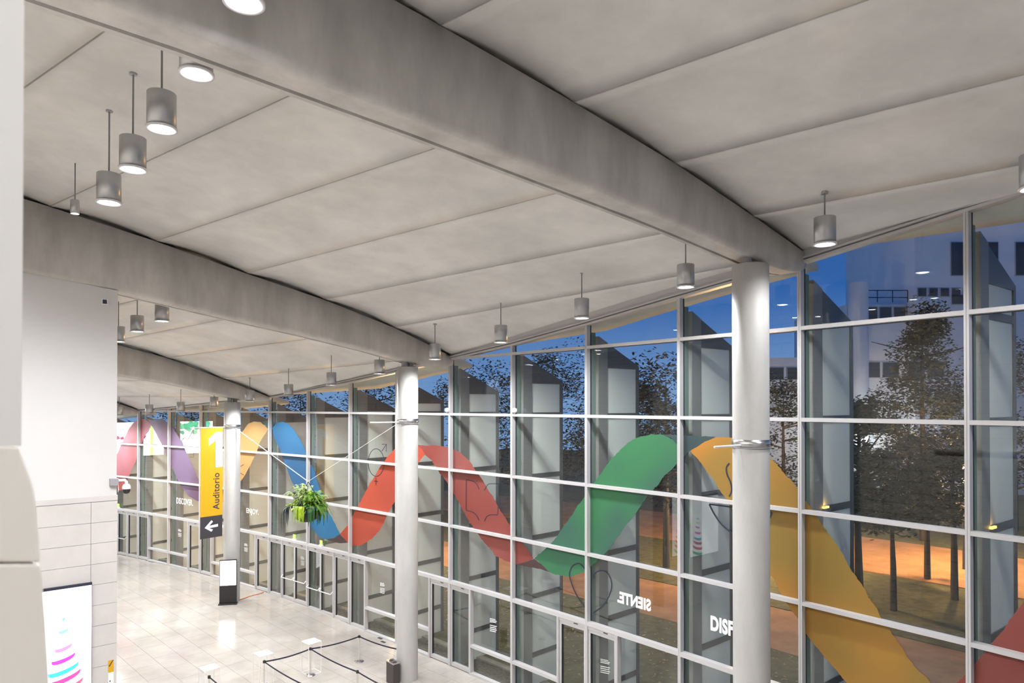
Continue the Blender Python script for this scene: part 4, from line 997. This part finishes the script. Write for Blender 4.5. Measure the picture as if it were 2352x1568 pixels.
def belt(a, b, label):
    A = a + Vector((0, 0, PH - .05)); B = b + Vector((0, 0, PH - .05)); dv = (B - A); dv.z = 0; dv.normalize(); sd = Vector((-dv.y, dv.x, 0)) * .003
    A = A + dv * .04; B = B - dv * (.04 if b is not QZ else 0); n = 10; vs = []; fs = []
    for i in range(n + 1):
        t = i / n; p = A.lerp(B, t); p.z -= .05 * 4 * t * (1 - t)
        vs += [p + sd + Vector((0, 0, .024)), p + sd - Vector((0, 0, .024)), p - sd - Vector((0, 0, .024)), p - sd + Vector((0, 0, .024))]
    for i in range(n):
        for j in range(4): fs.append((i * 4 + j, i * 4 + (j + 1) % 4, (i + 1) * 4 + (j + 1) % 4, (i + 1) * 4 + j))
    fs += [(0, 1, 2, 3), (n * 4, n * 4 + 3, n * 4 + 2, n * 4 + 1)]
    mb = MB(); mb.add(vs, fs); o = mb.build('queue_belt', 'strap'); tag(o, label, 'belt', 'dark queue belts')
belt(QA, QZ, 'dark queue belt ending on the middle column'); belt(QA, QB, 'dark queue belt between the right plinth and the post nearest the glazing')
belt(QB, QC, 'dark queue belt between the middle and right white plinths'); belt(QB, QE, 'dark queue belt from the right plinth towards the bin')
belt(QC, QG, 'dark queue belt running from the middle plinth to the bottom edge'); belt(QD, QI, 'short dark belt end at the bottom edge by the left plinth')
belt(QE, QF, 'dark queue belt below the picture, bin lane'); belt(QG, QH, 'dark queue belt below the picture, second lane'); belt(QI, QG, 'dark queue belt below the picture, crossing the lanes')

# white wire plinths
def plinth(corners, label, H=1.09):
    cs0 = [onz(u, v, H + .03) for u, v in corners]; zf = zfloor(cs0[0].x, cs0[0].y)
    cs = [onz(u, v, zf + H) for u, v in corners]; c = sum(cs, Vector()) / 4
    e_ = ((cs[1] - cs[0]) + (cs[2] - cs[3])) / 2; g_ = ((cs[3] - cs[0]) + (cs[2] - cs[1])) / 2
    ex = e_.xy.normalized(); ey = Vector((-ex.y, ex.x)); hx = e_.length / 2; hy = abs(g_.xy.dot(ey)) / 2
    r = empty('wire_plinth', (c.x, c.y, zf)); tag(r, label, 'plinth', 'white wire plinths')
    mb = MB(); mb.obox(c, ex, ey, -hx, hx, -hy, hy, zf + H - .02, zf + H); mb.build('top_board', 'white_gloss', r)
    for sx in (-1, 1):
        for sy in (-1, 1):
            mb = MB(); a = sx * (hx - .008); b = sy * (hy - .008); mb.obox(c, ex, ey, a - .008, a + .008, b - .008, b + .008, zf, zf + H - .02); mb.build('leg', 'white_gloss', r)
    mb = MB()
    for sy in (-1, 1): b = sy * (hy - .008); mb.obox(c, ex, ey, -hx, hx, b - .008, b + .008, zf, zf + .016)
    for sx in (-1, 1): a = sx * (hx - .008); mb.obox(c, ex, ey, a - .008, a + .008, -hy, hy, zf, zf + .016)
    mb.build('base_frame', 'white_gloss', r)
plinth([(691.8, 1472), (721.6, 1463.6), (738.7, 1471.5), (708.9, 1479.4)], 'right of the three white wire plinths, around a queue post')
plinth([(580.3, 1499.5), (613.5, 1491), (628.3, 1499.5), (596.5, 1508.5)], 'middle of the three white wire plinths')
plinth([(454.5, 1532.3), (491.9, 1522.5), (505.9, 1531.8), (469.8, 1541.6)], 'left of the three white wire plinths, at the bottom edge')

# bin by the middle column
bt = [onz(u, v, .72) for u, v in ((887.7, 1516.3), (901.7, 1512.1), (917.4, 1519.9), (904, 1525.5))]
bc = sum(bt, Vector()) / 4; ex = (bt[3] - bt[0]).xy.normalized(); ey = Vector((-ex.y, ex.x)); hx = (bt[3] - bt[0]).xy.length / 2; hy = (bt[1] - bt[0]).xy.length / 2
bz = zfloor(bc.x, bc.y); dvb = (bc.xy - c5.xy); need = .37 + math.hypot(hx, hy) * .75
bn2 = empty('litter_bin', (bc.x, bc.y, bz)); tag(bn2, 'dark grey litter bin with two round openings beside the middle column', 'bin')
MT['bin'] = mat('bin_dark_grey', (.055, .045, .045), .5)
mb = MB(); mb.obox(bc, ex, ey, -hx, hx, -hy, hy, bz, bz + .69); mb.build('body', 'bin', bn2)
mb = MB(); mb.obox(bc, ex, ey, -hx - .008, hx + .008, -hy - .008, hy + .008, bz + .69, bz + .725); mb.build('steel_lid', 'steel', bn2, bevel=.006)
for s in (-1, 1):
    q = bc.xy + ex * (s * hx * .48); mb = MB(); mb.lathe([(hy * .62, .724), (hy * .62, .729)], (q.x, q.y, bz), 20); mb.build('opening', 'black', bn2)
# floor sockets and the dark mat corner
for u, v, lab in ((880, 1473, 'small dark floor socket near the middle column'), (873, 1465, 'small open floor hatch near the middle column'), (407, 1306, 'small dark floor outlet left of the banner'), (497, 1330, 'small dark floor outlet left of the totem')):
    p = onz(u, v, .02); p.z = zfloor(p.x, p.y); mb = MB(); mb.obox(p, e1, e2, -.12, .12, -.05, .05, p.z - .01, p.z + .012); o = mb.build('floor_socket', 'alu_dark'); tag(o, lab, 'floor socket', 'floor sockets')

# fittings on the white wall block
def wp(u, v, b=0.0):
    q = onplane(u, v, P0 + Wn * b, Wn); return (q.xy - P0).dot(Wd), q.z
a_, z_ = wp(240, 693); r = empty('wall_sensor', wpt(a_, 0, z_)); tag(r, 'small white wall sensor with dark lens high on the wall block', 'sensor')
mb = MB(); wbox(mb, a_ - .07, a_ + .07, 0, .035, z_ - .07, z_ + .07); mb.build('housing', 'white_gloss', r); mb = MB(); wbox(mb, a_ - .045, a_ + .045, .035, .04, z_ - .05, z_ + .05); mb.build('lens', 'ink', r)
# dome camera at the corner
a_, z_ = wp(258, 1106); r = empty('dome_camera', wpt(.08, 0, HC - 2.1)); tag(r, 'white dome security camera on the corner of the wall block', 'camera')
mb = MB(); wbox(mb, -.02, .16, .0, .14, z_ - .08, z_ + .08); mb.build('mount_box', 'grey_box', r)
mb = MB(); mb.tube([wpt(-.02, .07, z_ + .03), wpt(-.16, .07, z_ + .03), wpt(-.20, .07, z_ - .02), wpt(-.20, .07, z_ - .06)], .035, 10); mb.build('arm', 'white_gloss', r)
q = wpt(-.20, .07, z_ - .06)
mb = MB(); mb.lathe([(.03, 0), (.07, -.02), (.095, -.08), (.095, -.13)], q, 22); mb.build('hood', 'white_gloss', r)
mb = MB(); mb.lathe([(.088, -.13), (.085, -.18), (.06, -.235), (.02, -.25)], q, 22); mb.build('lens_dome', 'black', r)
mb = MB(); mb.tube([wpt(-.025, .05, z_ - .06), wpt(-.03, .06, z_ - .2), wpt(-.025, .03, z_ - .26)], .01, 6); mb.build('cable_loop', 'white_gloss', r)
# yellow notice
a0_, zt_ = wp(248, 1516); a1_, zb2 = wp(260.5, 1541)
r = empty('wall_notice', wpt((a0_ + a1_) / 2, .03, zb2)); tag(r, 'small yellow and white notice on the stone at the bottom', 'notice')
mb = MB(); wbox(mb, a1_, a0_, .029, .034, zb2, zt_); mb.build('yellow_field', 'yellow', r)
mb = MB(); wbox(mb, a1_, a0_, .029, .034, zb2 - .30, zb2); mb.build('white_field', 'white_vinyl', r)
mb = MB(); mb.add([wpt(a0_ - .005, .036, zt_ - .14), wpt(a0_ - .03, .036, zt_ - .15), wpt(a1_ + .005, .036, zt_ - .01), wpt(a1_ + .02, .036, zt_)], [(0, 1, 2, 3)]); mb.build('diagonal_bar', 'slate', r)
mb = MB(); mb.add([wpt(a0_ - .02, .036, zb2 - .21), wpt(a0_ - .05, .036, zb2 - .18), wpt(a0_ - .05, .036, zb2 - .24)], [(0, 1, 2)]); mb.build('arrow', 'slate', r)
# lightbox with the spiral tree
aR, zT = wp(209, 1340); LBW, LBH = 2.2, 2.75
r = empty('lightbox', wpt(aR + LBW / 2, .03, zT - LBH)); tag(r, 'bright white lightbox with a coloured spiral tree on the stone wall', 'lightbox')
mb = MB(); wbox(mb, aR - .01, aR + LBW + .01, .028, .10, zT - LBH, zT + .05); mb.build('housing', 'ink', r)
mb = MB(); wbox(mb, aR, aR + LBW, .10, .108, zT - LBH + .02, zT - .01); mb.build('lit_sheet', 'screen2', r)
COLS = {'cyan': (.25, .95, .85), 'sand': (1, .85, .5), 'violet': (.75, .25, .9), 'magenta': (.9, .05, .75), 'pink': (1, .06, .3), 'rose': (1, .10, .2), 'sky': (.05, .5, .9), 'green': (.05, .6, .25)}
for n_, c_ in COLS.items(): MT['p_' + n_] = emis('print_' + n_, c_, .95)
ctr = aR + .56
for i, (yy, w, c_) in enumerate(((1411, .03, 'cyan'), (1437, .09, 'cyan'), (1455, .12, 'sand'), (1474, .17, 'violet'), (1498, .23, 'magenta'), (1522, .30, 'sky'), (1540, .34, 'pink'), (1562, .39, 'rose'), (1585, .42, 'green'))):
    zz = wp(190, yy)[1]; mb = MB(); vs = []; fs = []; n_ = 18; h_ = .035 + .06 * w
    for j in range(n_ + 1):
        th_ = math.pi * (j / n_) ; x = -w * math.cos(th_); y = -.30 * w * math.sin(th_) + .25 * w * (x / w)
        hh = h_ * (.35 + .65 * math.sin(th_) ** .5 if 0 < j < n_ else .35)
        vs += [wpt(ctr - x, .1095, zz + y + hh), wpt(ctr - x, .1095, zz + y - hh)]
    for j in range(n_): fs.append((2 * j, 2 * j + 1, 2 * j + 3, 2 * j + 2))
    mb.add(vs, fs); mb.build('spiral_band', 'p_' + c_, r)

# led wall deep in the left part of the hall (seen mirrored in the glazing)
def ledwall(c, dirx, w, h, z0, label):
    c = Vector(c); dx = Vector(dirx).normalized(); nn = Vector((dx.y, -dx.x))
    r = empty('led_wall', (c.x, c.y, z0)); tag(r, label, 'screen')
    mb = MB(); mb.obox(c, dx, nn, -w / 2 - .05, w / 2 + .05, -.12, 0, z0 - .05, z0 + h + .05); mb.build('housing', 'black', r)
    mb = MB(); mb.obox(c, dx, nn, -w / 2, w / 2, 0, .01, z0, z0 + h); mb.build('display', 'led', r)
    rr = random.Random(5)
    for nm, mk_, col_, n_, sz in (('leaf_picture', 'led_leaf', (.10, .55, .35), 26, .28), ('flower_picture', 'led_pink', (.9, .15, .35), 9, .2)):
        MT[mk_] = emis(mk_, col_, 4.0); mb = MB()
        for i in range(n_):
            x = rr.uniform(-w * .45, -w * .1) if nm[0] == 'l' else rr.uniform(w * .05, w * .4); z = rr.uniform(h * .55, h * .95) if nm[0] == 'l' else rr.uniform(h * .15, h * .8)
            vs = []
            for j in range(7): a = j * .9; rad_ = sz * rr.uniform(.5, 1); q = c + dx * (x + rad_ * math.cos(a)) + nn * .014; vs.append((q.x, q.y, z0 + z + rad_ * math.sin(a) * .8))
            mb.add(vs, [tuple(range(7))])
        mb.build(nm, mk_, r)
    MT['led_stripe'] = emis('led_lime_stripe', (.6, .95, .25), 7.0)
    mb = MB(); mb.obox(c, dx, nn, -.12, .12, .011, .015, z0, z0 + h); mb.build('lime_stripe', 'led_stripe', r)
LEDC = P(14.96, 3.6); ledwall((LEDC.x, LEDC.y), (-nin(14.96).x, -nin(14.96).y), 5.6, 2.3, HC - 3.42, 'large bright picture screen seen mirrored in the far left glazing')

# ================================================================== OUTSIDE
def strip(name, d0, d1, z0, z1, m, k0=-7, k1=17, n=None, edges=False):
    mb = MB(); ks = [k0 + i * .5 for i in range(int((k1 - k0) * 2) + 1)]; vs = []; fs = []
    for k in ks: vs += [P(k, d0, z0), P(k, d1, z1), P(k, d0, z0 - .2), P(k, d1, z1 - .2)]
    for i in range(len(ks) - 1):
        b = i * 4; fs += [(b, b + 4, b + 5, b + 1), (b, b + 2, b + 6, b + 4), (b + 1, b + 5, b + 7, b + 3)]
    mb.add(vs, fs); return struct(mb.build(name, m))
strip('ground_gravel', -.26, -1.30, -.10, -.10, 'gravel')
strip('ground_kerb', -1.30, -1.55, -.03, -.03, 'kerb')
strip('ground_lawn', -1.55, -10.0, -.06, .0, 'grass')
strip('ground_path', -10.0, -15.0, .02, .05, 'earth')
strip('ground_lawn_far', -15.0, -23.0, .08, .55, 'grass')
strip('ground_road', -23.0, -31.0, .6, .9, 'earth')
strip('ground_bank', -31.0, -75.0, .9, 2.2, 'grass')
rl = random.Random(11)
mb = MB()
for i in range(2600):
    k = rl.uniform(-2, 10); d = -2.7 - 7.1 * rl.random() ** 1.3; p = P(k, d, -.045 + .006 * -d); a = rl.uniform(0, 6.28); s = rl.uniform(.03, .07)
    ex_ = Vector((math.cos(a), math.sin(a), rl.uniform(-.3, .3))) * s; ey_ = Vector((-math.sin(a), math.cos(a), rl.uniform(-.3, .3))) * s * .7
    p.z += .03; mb.add([p - ex_, p - ey_, p + ex_, p + ey_], [(0, 1, 2, 3)])
o = mb.build('leaf_litter', 'leaf_litter'); tag(o, 'dry yellow leaves scattered over the lawn outside', 'leaves', kind='stuff')

def tree(u, depth, ztop_v, crown_w, label, leaf='tree_leaf', trunk_v=None, n=1500, conif=False, seed=1, base_z=.3, lean=0.0):
    r_ = random.Random(seed); q = at(u, 1000, depth); x, y = q.x, q.y
    top = at(u, ztop_v, depth).z; H = top - base_z; cb = base_z + H * .22 if trunk_v is None else at(u, trunk_v, depth).z
    t = empty('tree', (x, y, base_z)); tag(t, label, 'tree', 'trees outside')
    mb = MB(); tr = .10 + H * .009
    mb.tube([(x, y, base_z - .3), (x + lean * .3, y, base_z + H * .3), (x + lean * .6, y + .1, base_z + H * .6), (x + lean, y, base_z + H * .9)], [tr, tr * .8, tr * .5, tr * .15], 9)
    for i in range(9):
        z = cb + (top - cb) * r_.uniform(.05, .75); a = r_.uniform(0, 6.28); l_ = crown_w * r_.uniform(.25, .45)
        mb.tube([(x + lean * .4, y, z), (x + lean * .4 + math.cos(a) * l_ * .5, y + math.sin(a) * l_ * .5, z + .3), (x + lean * .4 + math.cos(a) * l_, y + math.sin(a) * l_, z + .8)], [tr * .3, tr * .2, .02], 5)
    mb.build('trunk', 'bark', t)
    mb = MB(); cl = []
    for i in range(60 if conif else 34):
        h = r_.random(); w = (1 - h * .85) if conif else math.sin(math.pi * (.15 + .8 * h)) ** .7
        a = r_.uniform(0, 6.28); rr = crown_w * .5 * w * math.sqrt(r_.random())
        cl.append((Vector((x + lean * h + rr * math.cos(a), y + rr * math.sin(a), cb + (top - cb) * (.05 + .93 * h))), crown_w * (.13 if conif else .17) * (.6 + .7 * r_.random())))
    for i in range(n * (4 if conif else 3)):
        c, rad_ = r_.choice(cl); v = Vector((r_.gauss(0, 1), r_.gauss(0, 1), r_.gauss(0, .8))); v = v.normalized() * rad_ * r_.random() ** .4
        p = c + v; a = r_.uniform(0, 6.28); s = .10 + .07 * r_.random()
        e_ = Vector((math.cos(a), math.sin(a), r_.uniform(-.7, .5))) * s; g_ = Vector((-math.sin(a), math.cos(a), r_.uniform(-.6, .6))) * s * .5
        mb.add([p - e_, p - g_, p + e_, p + g_], [(0, 1, 2, 3)])
    mb.build('crown', leaf, t)
TR = [(2190, 31, 985, 5.0, 'tree with a thick trunk before the lit road at the right', 'tree_leaf2', 1190, 1800, False),
      (2128, 34, 1010, 4.2, 'tree with a thin straight trunk beside the thick one', 'tree_leaf2', 1200, 1300, False),
      (2050, 30, 1080, 4.0, 'low bushy tree before the road', 'tree_leaf2', 1215, 1300, False),
      (2120, 42, 705, 7.5, 'tall dark conifer before the white building', 'tree_leaf', 1080, 3200, True),
      (1972, 23, 930, 2.6, 'slender dark tree beside the first glass fin', 'tree_leaf', 1200, 1700, False),
      (2330, 44, 800, 8.0, 'dark tree at the right edge', 'tree_leaf', 1150, 2200, False),
      (1800, 46, 880, 8.0, 'dark tree seen between the nearest column and the glazing bar', 'tree_leaf', 1130, 2000, False),
      (1530, 38, 830, 7.5, 'broad tree with a thick trunk behind the green ribbon', 'tree_leaf', 1150, 2400, False),
      (1420, 48, 850, 8.0, 'dark tree behind the third glazing bar', 'tree_leaf', 1140, 2000, False),
      (1270, 50, 800, 9.0, 'dark tree behind the fourth glazing bar', 'tree_leaf', 1130, 2000, False),
      (1110, 52, 840, 9.0, 'dark tree right of the middle column', 'tree_leaf', 1120, 2000, False),
      (860, 56, 860, 9.0, 'dark tree left of the middle column', 'tree_leaf', 1110, 1800, False),
      (690, 60, 880, 10.0, 'dark tree behind the hanging plant', 'tree_leaf', 1100, 1800, False),
      (440, 64, 900, 10.0, 'dark tree behind the yellow banner', 'tree_leaf', 1100, 1800, False)]
def gz(u, dep):
    q = at(u, 1000, dep); d = -plan_kd(q.x, q.y)[1]
    pts = [(1.5, -.06), (10, 0), (15, .05), (23, .55), (31, .9), (75, 2.2)]
    for (a, b), (c, e_) in zip(pts, pts[1:]):
        if a <= d <= c: return b + (e_ - b) * (d - a) / (c - a)
    return .9
for i, (u, dep, vt, cw, lab, lf, tv, n, cf) in enumerate(TR): tree(u, dep, vt, cw, lab, lf, tv, n, cf, seed=20 + i, base_z=gz(u, dep))

# street lamps along the path
for u, dep, en, zz, lab in ((2212, 35.5, 4200, 6.0, 'street lamp glowing through the tree crowns at the right'), (1724, 37.0, 4200, 5.5, 'street lamp hidden behind the nearest column'), (934, 41.0, 3800, 5.5, 'street lamp hidden behind the middle column')):
    q = at(u, 1000, dep); r = empty('street_lamp', (q.x, q.y, .4)); tag(r, lab, 'street lamp', 'street lamps outside')
    mb = MB(); mb.tube([(q.x, q.y, .1), (q.x, q.y, zz)], [.07, .045], 10); mb.build('pole', 'fin_frame', r)
    mb = MB(); mb.lathe([(.05, -.02), (.22, .0), (.20, .10), (.05, .16)], (q.x, q.y, zz + .22), 18); mb.build('hood', 'fin_frame', r)
    MT['sodium'] = emis('sodium_lamp', (1.0, .62, .25), 14.0)
    mb = MB(); mb.lathe([(.06, .0), (.15, .03), (.15, .17), (.08, .2)], (q.x, q.y, zz), 16); mb.build('lantern', 'sodium', r)
    l = bpy.data.lights.new('street_light', 'POINT'); l.energy = en; l.color = (1.0, .58, .24); l.shadow_soft_size = .2
    lo = bpy.data.objects.new('street_light', l); COL.objects.link(lo); lo.location = (q.x, q.y, zz - .25); setpar(lo, r)
# small warm marker lights on the fins
for k in (0, 1):
    p = M(k) - nin(k) * .98 - tang(k) * .07; z = HC + R1 - 2.0
    r = empty('fin_light', (p.x, p.y, z)); tag(r, 'small warm light on the %s glass fin from the right' % ORD[k], 'light', 'warm lights on the fins')
    MT['warm'] = emis('warm_marker', (1.0, .55, .05), 7.0)
    mb = MB(); mb.obox(p, nin(k), tang(k), -.12, .12, -.04, .0, z - .01, z + .03); mb.build('lens', 'warm', r)
    mb = MB(); mb.obox(p, nin(k), tang(k), -.13, .13, -.05, .01, z - .05, z - .011); mb.build('bracket', 'fin_frame', r)

# white building on the right
DB = 58.0
bd = empty('building', at(2150, 1190, DB)); tag(bd, 'large white building with terraces and window bands beyond the trees', 'building')
def bblk(name, u0, u1, v0, v1, m, y0=0.0, y1=8.0, parent=bd):
    A = at(u0, v0, DB); B = at(u1, v1, DB); mb = MB(); mb.box(A.x, B.x, DB + y0, DB + y1, B.z, A.z); return mb.build(name, m, parent)
bblk('tower_wall', 2100, 2480, 470, 1190, 'bld', 0, 12)
bblk('podium_wall', 1958, 2100, 695, 1190, 'bld', 1.0, 12)
bblk('wing_wall', 1640, 1958, 815, 1190, 'bld', 3.0, 12)
A = at(1974, 650, DB); Bz = at(1974, 1190, DB).z; mb = MB(); mb.lathe([(.78, Bz), (.78, A.z)], (A.x, DB + .2, 0), 26); mb.build('round_tower', 'bld', bd)
def bwin(u0, u1, v0, v1, y):
    w = bblk('window', u0, u1, v0, v1, 'bld_frame', y - .06, y + .02)
    A = at(u0 + 2, v0 + 2, DB); B = at(u1 - 2, v1 - 2, DB); mb = MB(); mb.box(A.x, B.x, DB + y - .09, DB + y - .061, B.z, A.z); mb.build('pane', 'bld_glass', w)
bwin(2182, 2215, 555, 634, 0); bwin(2260, 2293, 555, 634, 0); bwin(2330, 2365, 555, 634, 0)
for i in range(8): bwin(2106 + i * 26, 2128 + i * 26, 660, 682, 0)
for i in range(3): bwin(2000 + i * 33, 2030 + i * 33, 700, 737, 1.0)
for i in range(4): bwin(1996 + i * 44, 2036 + i * 44, 829, 867, 1.0 if i < 2 else 0)
bwin(2184, 2215, 676, 700, 0); bwin(2020, 2062, 966, 996, 1.0)
for i in range(6): bwin(1655 + i * 46, 1695 + i * 46, 838, 870, 3.0)
A = at(1994, 662, DB); B = at(2100, 690, DB); mb = MB()
for z in (A.z, (A.z + B.z) / 2 - .1): mb.box(A.x, B.x, DB + .95, DB + 1.0, z - .05, z + .03)
for i in range(4): x = A.x + (B.x - A.x) * i / 3; mb.box(x - .03, x + .03, DB + .95, DB + 1.0, B.z, A.z)
mb.build('terrace_railing', 'bld_glass', bd)
# wall lamp that lights the foot of the building
q = at(1990, 1010, DB - 2.2); wlmp = empty('wall_lamp', (q.x, q.y, q.z)); tag(wlmp, 'lamp washing the foot of the white building with light', 'lamp')
mb = MB(); mb.lathe([(.05, 0), (.16, .03), (.16, .2), (.05, .25)], q, 14); mb.build('lantern', 'lens', wlmp)
mb = MB(); mb.tube([(q.x, q.y, .9), (q.x, q.y, q.z)], .05, 8); mb.build('pole', 'fin_frame', wlmp)
l = bpy.data.lights.new('wall_light', 'POINT'); l.energy = 900; l.color = (.92, .97, 1.0); l.shadow_soft_size = .3
lo = bpy.data.objects.new('wall_light', l); COL.objects.link(lo); lo.location = (q.x, q.y - .4, q.z - .3); setpar(lo, wlmp)
